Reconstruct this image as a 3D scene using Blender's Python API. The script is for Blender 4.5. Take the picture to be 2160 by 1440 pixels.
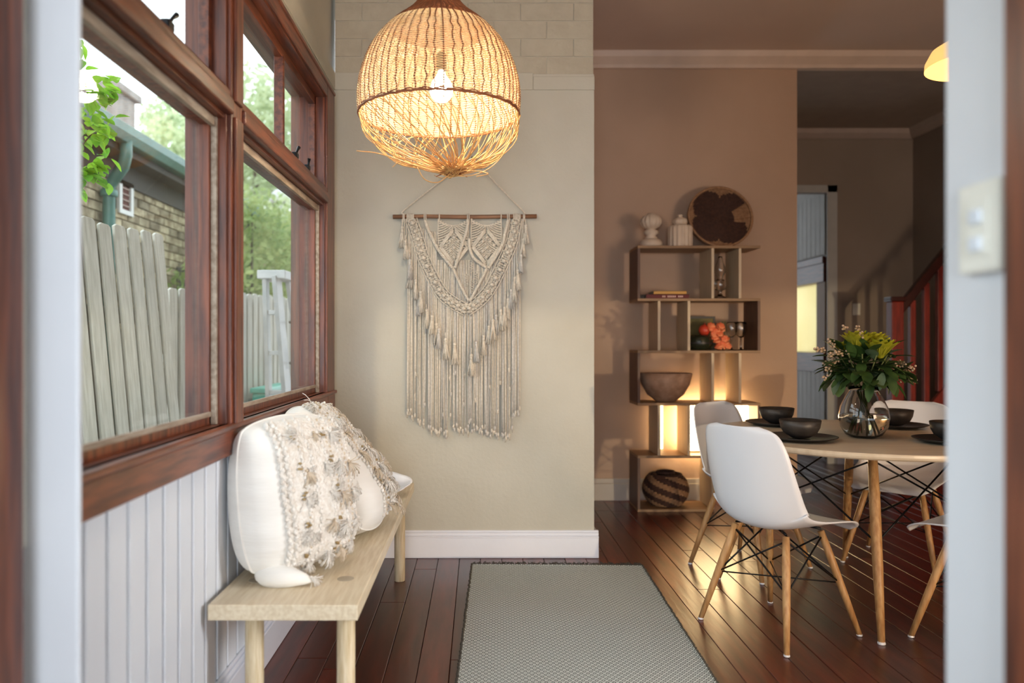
import bpy, math, random
from mathutils import Vector, Matrix, Euler
from math import pi, sin, cos, tan, atan2, sqrt, radians
R = random.Random(7)
S = bpy.context.scene
COL = S.collection
for o in list(bpy.data.objects): bpy.data.objects.remove(o)

# ------------------------------------------------------------------ camera
cam = bpy.data.cameras.new('camera'); camo = bpy.data.objects.new('camera', cam); COL.objects.link(camo)
camo.location = (0, 0, 1.15); camo.rotation_euler = (radians(90), 0, 0)
cam.sensor_width = 36; cam.lens = 26.67; cam.shift_x = 0.0324; cam.shift_y = 0.001
cam.clip_start = 0.05
cam.dof.use_dof = True; cam.dof.focus_distance = 3.2; cam.dof.aperture_fstop = 1.6
S.camera = camo
# ------------------------------------------------------------------ view + world + lights
S.view_settings.view_transform = 'Standard'; S.view_settings.look = 'None'
S.view_settings.gamma = 1; S.view_settings.use_curve_mapping = False
S.view_settings.exposure = 0.0
try:
    S.cycles.use_denoising = True; S.cycles.max_bounces = 8; S.cycles.diffuse_bounces = 4
    S.cycles.glossy_bounces = 3; S.cycles.transparent_max_bounces = 12; S.cycles.transmission_bounces = 8
    S.cycles.sample_clamp_indirect = 6
    S.cycles.caustics_reflective = False; S.cycles.caustics_refractive = False
except Exception: pass
W = bpy.data.worlds.new('overcast_sky'); S.world = W; W.use_nodes = True
wn = W.node_tree
bgn = wn.nodes['Background']; bgn.inputs[1].default_value = 3.4
tc = wn.nodes.new('ShaderNodeTexCoord'); ns = wn.nodes.new('ShaderNodeTexNoise'); ns.inputs['Scale'].default_value = 1.6
rp = wn.nodes.new('ShaderNodeValToRGB'); rp.color_ramp.elements[0].color = (.76, .86, .96, 1); rp.color_ramp.elements[1].color = (.93, .97, 1, 1)
rp.color_ramp.elements[0].position = .3; rp.color_ramp.elements[1].position = .7
wn.links.new(tc.outputs['Generated'], ns.inputs['Vector']); wn.links.new(ns.outputs['Fac'], rp.inputs['Fac']); wn.links.new(rp.outputs['Color'], bgn.inputs[0])

def area(name, loc, aim, sx, sy, power, color):
    l = bpy.data.lights.new(name, 'AREA'); l.shape = 'RECTANGLE'; l.size = sx; l.size_y = sy; l.energy = power; l.color = color
    o = bpy.data.objects.new(name, l); COL.objects.link(o); o.location = loc
    o.rotation_euler = (Vector(aim) - Vector(loc)).to_track_quat('-Z', 'Y').to_euler(); return o
# daylight through the glazed doors behind the camera
area('rear_door_daylight', (-0.1, -4.6, 1.2), (-0.05, 4, .7), 3.0, 2.0, 240, (.86, .93, 1))
# daylight through the two timber windows
for py_, ln_ in ((1.83, .93), (3.075, 1.35), (.135, 1.75)):
    po = area('window_portal', (-.90, py_, 1.63), (2, py_, 1.63), ln_, 1.46, 1, (1, 1, 1)); po.data.cycles.is_portal = True
# spot standing in for reflected low sun, entering through an added low opening
sp = bpy.data.lights.new('bounced_sun', 'SPOT'); sp.energy = 1250; sp.color = (1, .76, .46); sp.spot_size = radians(44); sp.spot_blend = .1; sp.shadow_soft_size = .06
spo = bpy.data.objects.new('bounced_sun', sp); COL.objects.link(spo); spo.location = (4.22, -6.5, .137)
spo.rotation_euler = (Vector((.9, 4.6, .8)) - spo.location).to_track_quat('-Z', 'Y').to_euler()
# added unseen warm fill, aimed up to brighten the dining ceiling
area('dining_ceiling_fill', (3.5, -.9, 1.1), (2.5, 3.8, 3.25), 1.0, 1.0, 78, (1, .70, .48))
# added unseen fill, a narrow cool beam to brighten the white wainscot
sw_ = area('wainscot_fill', (3.95, 1.25, 1.95), (-.77, 2.05, .55), 1.0, 1.1, 10.5, (.93, .97, 1)); sw_.data.spread = radians(48)

# ------------------------------------------------------------------ helpers
class MB:
    def __init__(s): s.v = []; s.f = []
    def box(s, x0, x1, y0, y1, z0, z1):
        b = len(s.v)
        s.v += [(x0,y0,z0),(x1,y0,z0),(x1,y1,z0),(x0,y1,z0),(x0,y0,z1),(x1,y0,z1),(x1,y1,z1),(x0,y1,z1)]
        s.f += [tuple(b+i for i in q) for q in ((0,3,2,1),(4,5,6,7),(0,1,5,4),(1,2,6,5),(2,3,7,6),(3,0,4,7))]
        return s
    def poly(s, pts, d):     # prism: polygon points extruded by vector d
        b = len(s.v); n = len(pts); d = Vector(d)
        s.v += [tuple(p) for p in pts] + [tuple(Vector(p)+d) for p in pts]
        s.f += [tuple(b+i for i in range(n))[::-1], tuple(b+n+i for i in range(n))]
        s.f += [(b+i, b+(i+1)%n, b+n+(i+1)%n, b+n+i) for i in range(n)]
        return s
    def tube(s, pts, r, n=6, cap=True, closed=False):
        pts = [Vector(p) for p in pts]; m = len(pts); b = len(s.v)
        rr = r if isinstance(r, (list, tuple)) else [r]*m
        up = None
        for i, p in enumerate(pts):
            if closed: t = pts[(i+1) % m] - pts[i-1]
            else: t = pts[min(i+1, m-1)] - pts[max(i-1, 0)]
            t = t.normalized() if t.length > 1e-9 else Vector((0,0,1))
            if up is None: up = Vector((0,0,1)) if abs(t.z) < .9 else Vector((1,0,0))
            a = t.cross(up); a = a.normalized() if a.length > 1e-6 else t.orthogonal().normalized()
            c = a.cross(t).normalized(); up = c
            for k in range(n):
                th = 2*pi*k/n; s.v.append(tuple(p + (a*cos(th) + c*sin(th))*rr[i]))
        for i in range(m if closed else m-1):
            j = (i+1) % m
            for k in range(n):
                k2 = (k+1) % n; s.f.append((b+i*n+k, b+i*n+k2, b+j*n+k2, b+j*n+k))
        if cap and not closed:
            s.f.append(tuple(b+k for k in range(n))[::-1]); s.f.append(tuple(b+(m-1)*n+k for k in range(n)))
        return s
    def lathe(s, prof, n=24, c=(0,0,0), flute=0, nf=0, cap=True):
        b = len(s.v); m = len(prof)
        for r, z in prof:
            for k in range(n):
                th = 2*pi*k/n; q = r*(1 + flute*cos(nf*th)) if nf else r
                s.v.append((c[0]+q*cos(th), c[1]+q*sin(th), c[2]+z))
        for i in range(m-1):
            for k in range(n):
                k2 = (k+1) % n; s.f.append((b+i*n+k, b+i*n+k2, b+(i+1)*n+k2, b+(i+1)*n+k))
        if cap:
            s.f.append(tuple(b+k for k in range(n))[::-1]); s.f.append(tuple(b+(m-1)*n+k for k in range(n)))
        return s
    def ball(s, c, r, n=8, m=5, sc=(1,1,1)):
        b = len(s.v)
        s.v.append((c[0], c[1], c[2]-r*sc[2]))
        for i in range(1, m):
            ph = -pi/2 + pi*i/m
            for k in range(n):
                th = 2*pi*k/n; s.v.append((c[0]+r*sc[0]*cos(ph)*cos(th), c[1]+r*sc[1]*cos(ph)*sin(th), c[2]+r*sc[2]*sin(ph)))
        s.v.append((c[0], c[1], c[2]+r*sc[2])); e = len(s.v)-1
        for k in range(n):
            s.f.append((b, b+1+(k+1)%n, b+1+k)); s.f.append((e, b+1+(m-2)*n+k, b+1+(m-2)*n+(k+1)%n))
        for i in range(m-2):
            for k in range(n):
                k2 = (k+1) % n; s.f.append((b+1+i*n+k, b+1+i*n+k2, b+1+(i+1)*n+k2, b+1+(i+1)*n+k))
        return s
    def grid(s, fn, nu, nv):
        b = len(s.v)
        for i in range(nu+1):
            for j in range(nv+1): s.v.append(tuple(fn(i/nu, j/nv)))
        for i in range(nu):
            for j in range(nv):
                a = b+i*(nv+1)+j; s.f.append((a, a+nv+1, a+nv+2, a+1))
        return s
    def mesh(s, name, smooth=False, off=(0,0,0)):
        me = bpy.data.meshes.new(name)
        ox, oy, oz = off
        me.from_pydata([(x-ox, y-oy, z-oz) for x, y, z in s.v], [], s.f); me.update()
        if smooth:
            me.polygons.foreach_set('use_smooth', [True]*len(me.polygons))
        return me

def put(name, me, m=None, parent=None, loc=None, kind=None):
    o = bpy.data.objects.new(name, me); COL.objects.link(o)
    if m is not None and len(me.materials) == 0: me.materials.append(m)
    if parent is not None: o.parent = parent
    if loc is not None: o.location = loc
    if kind: o['kind'] = kind
    return o
def root_off(p):
    x = Vector((0,0,0))
    while p is not None: x += p.location; p = p.parent
    return x
def part(name, mb, m, parent, smooth=False, bev=0, kind=None, label=None):
    """mesh given in world coordinates, parent unrotated"""
    o = put(name, mb.mesh(name, smooth, root_off(parent)), m, parent, kind=kind)
    if bev: bevel(o, bev)
    if label: o['label'] = label
    return o
def lpart(name, mb, m, parent, smooth=False, bev=0, kind=None, label=None):
    """mesh in local coordinates"""
    o = put(name, mb.mesh(name, smooth), m, parent, kind=kind)
    if bev: bevel(o, bev)
    if label: o['label'] = label
    return o
def bevel(o, w, seg=2):
    b = o.modifiers.new('bevel', 'BEVEL'); b.width = w; b.segments = seg; b.limit_method = 'ANGLE'; b.angle_limit = radians(40)
    return o
def thing(name, label, cat, loc=(0,0,0), rz=0, group=None):
    o = bpy.data.objects.new(name, None); COL.objects.link(o); o.empty_display_size = .05
    o.location = loc; o.rotation_euler = (0,0,rz); o['label'] = label; o['category'] = cat
    if group: o['group'] = group
    return o
def tag(o, label, cat, group=None):
    o['label'] = label; o['category'] = cat
    if group: o['group'] = group
    return o
def sroot(name, loc=(0,0,0)):
    o = bpy.data.objects.new(name, None); COL.objects.link(o); o.location = loc; o['kind'] = 'structure'; o.empty_display_size = .05
    return o
def struct(name, mb, m, bev=0, smooth=False):
    o = put(name, mb.mesh(name, smooth), m, kind='structure')
    if bev: bevel(o, bev)
    return o
def copy_tree(o, parent=None):
    c = o.copy(); COL.objects.link(c)
    if parent is not None: c.parent = parent
    for ch in list(o.children): copy_tree(ch, c)
    return c
def interp(tab, t):
    if t <= tab[0][0]: return tab[0][1]
    for (a, va), (b, vb) in zip(tab, tab[1:]):
        if t <= b: return va + (vb-va)*(t-a)/(b-a)
    return tab[-1][1]
def spline(pts, n):
    pts = [Vector(p) for p in pts]; out = []
    P_ = [pts[0]*2-pts[1]] + pts + [pts[-1]*2-pts[-2]]
    m = len(pts)-1
    for i in range(n+1):
        u = i/n*m; k = min(int(u), m-1); t = u-k
        a, b, c, d = P_[k:k+4]
        out.append(0.5*((2*b) + (c-a)*t + (2*a-5*b+4*c-d)*t*t + (3*b-a-3*c+d)*t*t*t))
    return out

# ------------------------------------------------------------------ materials
def newmat(name):
    m = bpy.data.materials.new(name); m.use_nodes = True
    return m, m.node_tree, m.node_tree.nodes['Principled BSDF']
def srgb(r, g, b):
    f = lambda c: (c/255/12.92) if c/255 <= .04045 else ((c/255+.055)/1.055)**2.4
    return (f(r), f(g), f(b), 1)
def mat(name, c, rough=.6, c2=None, scale=8, stretch=(1,1,1), bump=0, bscale=None, metal=0, spec=.5, rnd=0, detail=4, coat=0, p0=.35, p1=.65, sheen=0):
    m, nt, b = newmat(name); L = nt.links.new
    b.inputs['Roughness'].default_value = rough; b.inputs['Metallic'].default_value = metal
    b.inputs['Specular IOR Level'].default_value = spec
    if coat: b.inputs['Coat Weight'].default_value = coat; b.inputs['Coat Roughness'].default_value = .25
    if sheen: b.inputs['Sheen Weight'].default_value = sheen
    tc = nt.nodes.new('ShaderNodeTexCoord'); mp = nt.nodes.new('ShaderNodeMapping'); mp.inputs['Scale'].default_value = stretch
    L(tc.outputs['Object'], mp.inputs['Vector'])
    vec = mp.outputs['Vector']
    if rnd:
        oi = nt.nodes.new('ShaderNodeObjectInfo'); ad = nt.nodes.new('ShaderNodeVectorMath'); ad.operation = 'ADD'
        ml = nt.nodes.new('ShaderNodeMath'); ml.operation = 'MULTIPLY'; ml.inputs[1].default_value = 37.0
        L(oi.outputs['Random'], ml.inputs[0]); L(vec, ad.inputs[0]); L(ml.outputs[0], ad.inputs[1]); vec = ad.outputs[0]
    n = nt.nodes.new('ShaderNodeTexNoise'); n.inputs['Scale'].default_value = scale; n.inputs['Detail'].default_value = detail
    L(vec, n.inputs['Vector'])
    r = nt.nodes.new('ShaderNodeValToRGB'); r.color_ramp.elements[0].position = p0; r.color_ramp.elements[1].position = p1
    r.color_ramp.elements[0].color = c; r.color_ramp.elements[1].color = c2 or tuple(min(1, x*1.08) for x in c[:3])+(1,)
    L(n.outputs['Fac'], r.inputs['Fac']); col = r.outputs['Color']
    if rnd:
        hs = nt.nodes.new('ShaderNodeHueSaturation'); mr = nt.nodes.new('ShaderNodeMapRange')
        mr.inputs['To Min'].default_value = 1-rnd; mr.inputs['To Max'].default_value = 1+rnd
        L(oi.outputs['Random'], mr.inputs['Value']); L(mr.outputs[0], hs.inputs['Value']); L(col, hs.inputs['Color']); col = hs.outputs['Color']
    L(col, b.inputs['Base Color'])
    if bump:
        bp = nt.nodes.new('ShaderNodeBump'); bp.inputs['Strength'].default_value = bump; bp.inputs['Distance'].default_value = .01
        if bscale:
            n2 = nt.nodes.new('ShaderNodeTexNoise'); n2.inputs['Scale'].default_value = bscale; L(vec, n2.inputs['Vector']); L(n2.outputs['Fac'], bp.inputs['Height'])
        else: L(n.outputs['Fac'], bp.inputs['Height'])
        L(bp.outputs['Normal'], b.inputs['Normal'])
    return m
def emit(name, c, s):
    m, nt, b = newmat(name); b.inputs['Base Color'].default_value = c; b.inputs['Emission Color'].default_value = c; b.inputs['Emission Strength'].default_value = s
    return m
def translucent(name, c, c2, fac=.5, scale=3, rnd=0):
    m = mat(name, c, .6, c2, scale, rnd=rnd); nt = m.node_tree; b = nt.nodes['Principled BSDF']
    t = nt.nodes.new('ShaderNodeBsdfTranslucent'); mx = nt.nodes.new('ShaderNodeMixShader'); mx.inputs[0].default_value = fac
    src = b.inputs['Base Color'].links[0].from_socket
    nt.links.new(src, t.inputs['Color']); nt.links.new(b.outputs[0], mx.inputs[1]); nt.links.new(t.outputs[0], mx.inputs[2])
    nt.links.new(mx.outputs[0], nt.nodes['Material Output'].inputs['Surface']); return m
def pane_glass(name, tint=(1,1,1,1), k=.06):
    m, nt, b = newmat(name); nt.nodes.remove(b)
    t = nt.nodes.new('ShaderNodeBsdfTransparent'); t.inputs[0].default_value = tint
    g = nt.nodes.new('ShaderNodeBsdfGlossy'); g.inputs['Roughness'].default_value = .02
    lw = nt.nodes.new('ShaderNodeLayerWeight'); lw.inputs[0].default_value = .5
    pw = nt.nodes.new('ShaderNodeMath'); pw.operation = 'POWER'; pw.inputs[1].default_value = 5; nt.links.new(lw.outputs['Facing'], pw.inputs[0])
    ma = nt.nodes.new('ShaderNodeMath'); ma.operation = 'MULTIPLY_ADD'; ma.inputs[1].default_value = .6; ma.inputs[2].default_value = .025; nt.links.new(pw.outputs[0], ma.inputs[0])
    mx = nt.nodes.new('ShaderNodeMixShader'); nt.links.new(ma.outputs[0], mx.inputs[0])
    nt.links.new(t.outputs[0], mx.inputs[1]); nt.links.new(g.outputs[0], mx.inputs[2])
    nt.links.new(mx.outputs[0], nt.nodes['Material Output'].inputs['Surface']); return m

M_greige = mat('painted_plaster', srgb(184,180,167), .55, srgb(177,172,158), 2.5, bump=.12, bscale=60)
M_beige = mat('dining_plaster', srgb(180,152,130), .6, srgb(172,144,122), 1.5, bump=.1, bscale=50)
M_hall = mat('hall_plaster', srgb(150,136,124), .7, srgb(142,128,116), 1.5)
M_ceil = mat('ceiling_paint', srgb(214,194,180), .6, srgb(207,187,173), 1.2)
M_white = mat('white_gloss_paint', srgb(226,228,236), .3, srgb(219,221,230), 3, bump=.05, bscale=40)
M_whitewall = mat('white_wall_paint', srgb(222,225,230), .5, srgb(214,217,223), 2, bump=.06, bscale=30)
M_brick_paint = mat('painted_brick', srgb(176,168,150), .6, srgb(169,160,142), 14, bump=.4, bscale=45, rnd=.012)
M_mortar_paint = mat('painted_mortar', srgb(176,166,150), .7)
M_timber = mat('stained_window_timber', srgb(78,38,24), .38, srgb(124,64,38), 5, stretch=(12,1,12), bump=.12, coat=.12, rnd=.10)
M_timber_v = mat('stained_window_timber_upright', srgb(76,37,24), .38, srgb(126,65,38), 5, stretch=(12,12,1), bump=.12, coat=.12, rnd=.10)
M_sill_paint = mat('weathered_outer_bead', srgb(176,160,142), .6, srgb(140,122,104), 9, stretch=(6,1,6))
M_plank = mat('dark_jarrah_plank', srgb(58,18,11), .32, srgb(100,36,22), 2.6, stretch=(9,1,1), bump=.22, coat=.28, rnd=.34, detail=9, p0=.3, p1=.72)
M_sub = mat('shadow_gap_board', srgb(18,8,6), .8)
M_birch = mat('pale_ash_wood', srgb(228,214,186), .42, srgb(212,194,162), 7, stretch=(14,1.2,14), bump=.06, coat=.1)
M_birch_v = mat('pale_ash_leg_wood', srgb(218,202,170), .45, srgb(192,170,132), 7, stretch=(16,16,1.5), bump=.06)
M_plug = mat('round_tenon_endgrain', srgb(178,166,144), .5, srgb(166,152,130), 30)
M_oakleg = mat('oak_dowel_wood', srgb(196,154,104), .45, srgb(168,122,76), 6, stretch=(14,14,1.5), rnd=.05)
M_shell = mat('white_moulded_plastic', srgb(228,230,236), .32, srgb(224,226,233), 2)
M_shell_beige = mat('cream_moulded_plastic', srgb(214,202,186), .38, srgb(208,196,180), 2)
M_wire = mat('black_steel_wire', srgb(22,22,24), .4, metal=.6)
M_tabletop = mat('pale_laminate_top', srgb(222,208,186), .3, srgb(206,190,166), 5, stretch=(1,8,1))
M_shelf = mat('light_oak_veneer', srgb(158,126,92), .5, srgb(128,98,68), 6, stretch=(1,10,10), bump=.05)
M_shelf_pale = mat('cream_lacquered_upright', srgb(206,188,160), .5, srgb(196,176,148), 5, stretch=(12,12,1))
M_shelf_dark = mat('dark_walnut_side', srgb(104,74,58), .5, srgb(84,58,46), 6, stretch=(12,12,1))
M_ceramic = mat('chalky_white_ceramic', srgb(214,196,176), .6, srgb(204,186,166), 20, bump=.1)
M_black = mat('matt_black_stoneware', srgb(30,28,28), .42, srgb(44,40,38), 25, bump=.1)
M_blackbowl = mat('charcoal_stoneware_bowl', srgb(46,42,40), .45, srgb(62,56,52), 25, bump=.1)
M_stone = mat('brown_turned_wood_bowl', srgb(186,152,128), .6, srgb(158,124,100), 18, bump=.2)
M_darkgreen = mat('dark_green_glaze', srgb(30,36,26), .25, srgb(40,44,30), 10)
M_coral = mat('coral_orange_blossom', srgb(222,98,58), .6, srgb(240,150,104), 30)
M_cotton = mat('natural_cotton_cord', srgb(222,212,196), .85, srgb(206,195,178), 90, bump=.5, bscale=220, spec=.2, sheen=.3)
M_cotton_grey = mat('cooler_cotton_cord', srgb(208,203,196), .85, srgb(194,188,180), 90, bump=.5, bscale=220, spec=.2)
M_stick = mat('driftwood_dowel', srgb(150,110,82), .6, srgb(112,78,56), 6, stretch=(1,14,14), bump=.3)
M_canvas = mat('off_white_canvas', srgb(236,234,228), .85, srgb(228,225,218), 3, stretch=(1,1,5), bump=.9, spec=.2, sheen=.2)
M_wool = mat('cream_wool_weave', srgb(238,234,226), .9, srgb(222,214,202), 60, bump=.8, bscale=120, spec=.15, sheen=.3)
M_brown_yarn = mat('taupe_yarn', srgb(196,178,152), .9, srgb(216,202,182), 40, spec=.15)
M_brass = mat('aged_brass_sequin', srgb(190,166,122), .35, metal=.8)
M_rattan = mat('natural_rattan', srgb(240,218,172), .5, srgb(228,198,146), 30, spec=.4)
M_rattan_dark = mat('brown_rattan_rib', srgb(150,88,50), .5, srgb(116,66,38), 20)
M_strand = mat('pale_rattan_strand', srgb(224,176,110), .5, srgb(196,144,84), 20, rnd=.12)
M_bulb = emit('warm_bulb', (1, .86, .62, 1), 275)
M_lantern = emit('warm_light_box', (1, .74, .38, 1), 15)
M_pend = emit('lit_amber_glass_shade', (1, .62, .2, 1), .9)
M_porcelain = mat('white_porcelain', srgb(240,240,242), .2)
M_pewter = mat('pewter_metal', srgb(120,116,110), .35, srgb(90,86,80), 30, metal=.8)
M_plastic = mat('ivory_switch_plastic', srgb(228,226,216), .35)
M_rocker = mat('pale_blue_rocker_plastic', srgb(214,220,228), .3)
M_bookr = mat('maroon_book_cloth', srgb(96,20,24), .6); M_booky = mat('mustard_book_cloth', srgb(208,160,84), .6); M_bookk = mat('black_book_cloth', srgb(24,22,26), .6)
M_paper = mat('cream_book_pages', srgb(216,204,178), .8, srgb(190,176,150), 200, stretch=(1,1,30))
M_letter = mat('pale_spine_lettering', srgb(214,176,164), .6)
M_reddark = mat('red_stained_stair_timber', srgb(136,38,25), .35, srgb(104,26,18), 6, stretch=(10,10,1), coat=.2)
M_handrail = mat('dark_handrail_timber', srgb(66,22,16), .3, srgb(50,16,12), 6)
M_glass = None
def glassmat(name, col=(1,1,1,1), rough=0.0, ior=1.45):
    m, nt, b = newmat(name); b.inputs['Base Color'].default_value = col; b.inputs['Transmission Weight'].default_value = 1; b.inputs['Roughness'].default_value = rough; b.inputs['IOR'].default_value = ior
    return m
M_glass = glassmat('clear_vase_glass'); M_water = glassmat('vase_water', (.93,.95,.86,1), 0, 1.33)
M_pane = pane_glass('window_glass', (.96,.985,.98,1))
M_leafdark = translucent('deep_green_leaf', srgb(38,66,26), srgb(70,98,44), .25, 14, .25)
M_leafsage = translucent('sage_leaf', srgb(96,118,92), srgb(70,92,66), .25, 14, .2)
M_bloom = translucent('chartreuse_petal', srgb(150,156,30), srgb(190,186,60), .35, 30, .15)
M_wax = mat('dusty_pink_blossom', srgb(196,168,150), .7, srgb(160,140,104), 50)
M_stem = mat('green_stem', srgb(88,96,48), .6)
M_leafbright = translucent('bright_lime_leaf', srgb(96,160,40), srgb(150,200,60), .5, 6, .3)
M_foliage = translucent('garden_foliage', srgb(134,162,96), srgb(196,208,140), .5, 2.2)
M_foliage_pale = translucent('haze_toned_foliage', srgb(172,190,150), srgb(214,222,184), .55, .8)  # distance haze and glare put into the lighter leaf colour
M_bark = mat('garden_bark', srgb(92,80,66), .9, srgb(66,56,46), 20)
M_fence = mat('silvered_fence_paling', srgb(196,194,184), .85, srgb(174,171,159), 5, stretch=(9,9,1), bump=.3, rnd=.10, detail=8)
M_fence_shade = mat('gap_shade_paling', srgb(98,92,80), .9, srgb(70,66,56), 5, stretch=(9,9,1), bump=.3)  # shade between the palings put into this darker colour
M_hbrick = mat('weathered_house_brick', srgb(182,170,142), .9, srgb(122,108,84), 9, bump=.5, rnd=.42, detail=6)
M_hmortar = mat('grey_mortar', srgb(160,152,134), .9, srgb(130,122,106), 12)
M_green = mat('sea_green_gutter_paint', srgb(78,118,108), .4, srgb(66,104,95), 6)
M_soffit = mat('dark_eave_board', srgb(56,54,50), .7)
M_roof = mat('pale_terracotta_roof', srgb(196,170,160), .8, srgb(170,142,132), 6)
M_concrete = mat('chimney_render', srgb(150,146,142), .9, srgb(128,124,120), 6)
M_alu = mat('white_ladder_metal', srgb(206,206,204), .4, srgb(186,188,188), 8)
M_sticker = mat('blue_warning_sticker', srgb(70,110,170), .5)
M_teal = mat('teal_plastic_tub', srgb(70,170,150), .4)
M_ground = mat('garden_paving', srgb(170,164,152), .95, srgb(140,136,124), 4)
M_basket_brown = mat('dark_woven_seagrass', srgb(74,46,34), .8, srgb(56,34,26), 60, bump=.6)
M_basket_tan = mat('tan_woven_seagrass', srgb(158,122,90), .8, srgb(134,100,72), 60, bump=.6)
M_frame_dark = mat('black_picture_frame', srgb(26,24,22), .5)
M_pic = mat('olive_abstract_print', srgb(70,72,36), .7, srgb(128,112,64), 6)
M_warm_pane = translucent('warm_lit_pane', srgb(248,240,206), srgb(244,234,196), .7)  # pale yellow carries the warm light of the hall window
M_boards = mat('white_lining_board', srgb(196,196,192), .5, srgb(186,186,182), 4)

# ------------------------------------------------------------------ setting: floor
fl = struct('floor', MB().box(-.9, 4.3, -2.2, 9.6, -.08, -.022), M_sub)
PW = .112
nx = int((4.25+.775)/PW)+1
for i in range(nx):
    x0 = -.775 + i*PW
    cuts = [-2.2]
    y = .4 + R.random()*2.4
    while y < 9.3: cuts.append(y); y += 2.0 + R.random()*2.2
    cuts.append(9.55)
    for a, b in zip(cuts, cuts[1:]):
        if b < .9: continue
        dz = R.uniform(-.0012, .0)
        o = put('plank', MB().box(x0+.0012, x0+PW-.0012, a-(a+b)/2+.001, b-(a+b)/2-.001, -.021, dz).mesh('plank'), M_plank, fl, loc=(0, (a+b)/2, 0))
        bevel(o, .0016, 1)
# ------------------------------------------------------------------ back wall with painted brick above the ledge
wb = struct('wall_back', MB().box(-.775, .617, 4.06, 4.22, 0, 2.585).box(-.775, .617, 4.09, 4.22, 2.585, 3.3), M_greige)
part('plaster_ledge', MB().box(-.775, .29, 4.052, 4.10, 2.50, 2.592).box(.29, .619, 4.052, 4.10, 2.50, 2.572), M_greige, wb, bev=.004)
bh = .0965
for r_ in range(7):
    z0 = 2.592 + r_*bh; x = -.775 - (r_ % 2)*.14
    while x < .617:
        a, b = max(x, -.775)+.001, min(x+.285, .617)-.001
        if b-a > .03:
            part('brick', MB().box(a, b, 4.086+R.uniform(-.001,.001), 4.10, z0+.0015, z0+bh-.0015), M_brick_paint, wb, bev=.003)
        x += .285
struct('wall_side_return', MB().box(.5, .617, 4.22, 5.6, 0, 3.3), M_beige)
# skirting boards with a moulded top
def skirt(name, x0, x1, y0, y1, face, h=.147, m=M_white, ends=None):
    mb = MB()
    if face == '-y':
        mb.box(x0, x1, y0-.016, y1, 0, h-.035); mb.box(x0, x1, y0-.019, y1, h-.038, h-.029); mb.box(x0, x1, y0-.012, y1, h-.029, h-.012); mb.box(x0, x1, y0-.008, y1, h-.012, h)
    else:
        mb.box(x0, x1+.016, y0, y1, 0, h-.035); mb.box(x0, x1+.019, y0, y1, h-.038, h-.029); mb.box(x0, x1+.012, y0, y1, h-.029, h-.012); mb.box(x0, x1+.008, y0, y1, h-.012, h)
    return struct(name, mb, m, bev=.003)
skirt('baseboard_back', -.775, .64, 4.06, 4.075, '-y')
struct('baseboard_return', MB().box(.617, .638, 4.062, 5.53, 0, .112).box(.617, .632, 4.064, 5.53, .112, .146), M_white, bev=.003)
# ------------------------------------------------------------------ left wall
wl = struct('wall_left', MB().box(-.93, -.79, -2.2, 4.22, -.02, .80).box(-.93, -.775, -2.2, 4.22, 2.44, 2.585).box(-.93, -.80, -2.2, 4.22, 2.585, 3.3)
       .box(-.93, -.775, 3.90, 4.10, .80, 2.44).box(-.93, -.775, -2.2, -.75, .80, 2.44).box(-.93, -.775, 1.02, 1.30, .80, 2.44).box(-.93, -.775, -.75, 1.02, 2.25, 2.44), M_greige)
part('plaster_ledge', MB().box(-.80, -.768, 1.3, 4.06, 2.50, 2.592), M_greige, wl, bev=.004)
y = 1.30
while y < 4.06:
    b = min(y+.0945, 4.06)
    part('board', MB().box(-.79, -.775, y+.006, b-.006, .01, .806), M_whitewall, wl, bev=.004)
    part('bead', MB().box(-.79, -.780, b-.0028, b+.0028, .01, .806), M_white, wl)
    y += .0945
mbk = MB(); mbk.box(-.775, -.755, 1.36, 4.045, 0, .118).box(-.775, -.752, 1.36, 4.045, .115, .124).box(-.775, -.760, 1.36, 4.045, .124, .14).box(-.775, -.766, 1.36, 4.045, .14, .153)
struct('baseboard_left', mbk, M_white, bev=.003)
# white nib and the timber casing in front of it
struct('wall_nib', MB().box(-.93, -.685, 1.298, 1.312, 0, 3.3).box(-.93, -.79, 1.312, 1.36, 0, 3.3), M_whitewall, bev=.004)
d1 = sroot('door_1', (-.77, 1.1, 0))
part('door_casing', MB().box(-.80, -.748, 1.165, 1.249, 0, 2.44), M_timber_v, d1, bev=.004)
part('door_stop', MB().box(-.80, -.762, 1.13, 1.165, 0, 2.4), M_timber_v, d1, bev=.003)
part('door_stile', MB().box(-.80, -.772, 1.03, 1.13, 0, 2.4), M_timber_v, d1, bev=.003)
part('door_pane', MB().box(-.86, -.856, -.75, 1.02, .80, 2.25), M_pane, d1)
for z in (.45, .62): part('screw', MB().ball((-.772, 1.085, z), .004), M_brass, d1)
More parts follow.
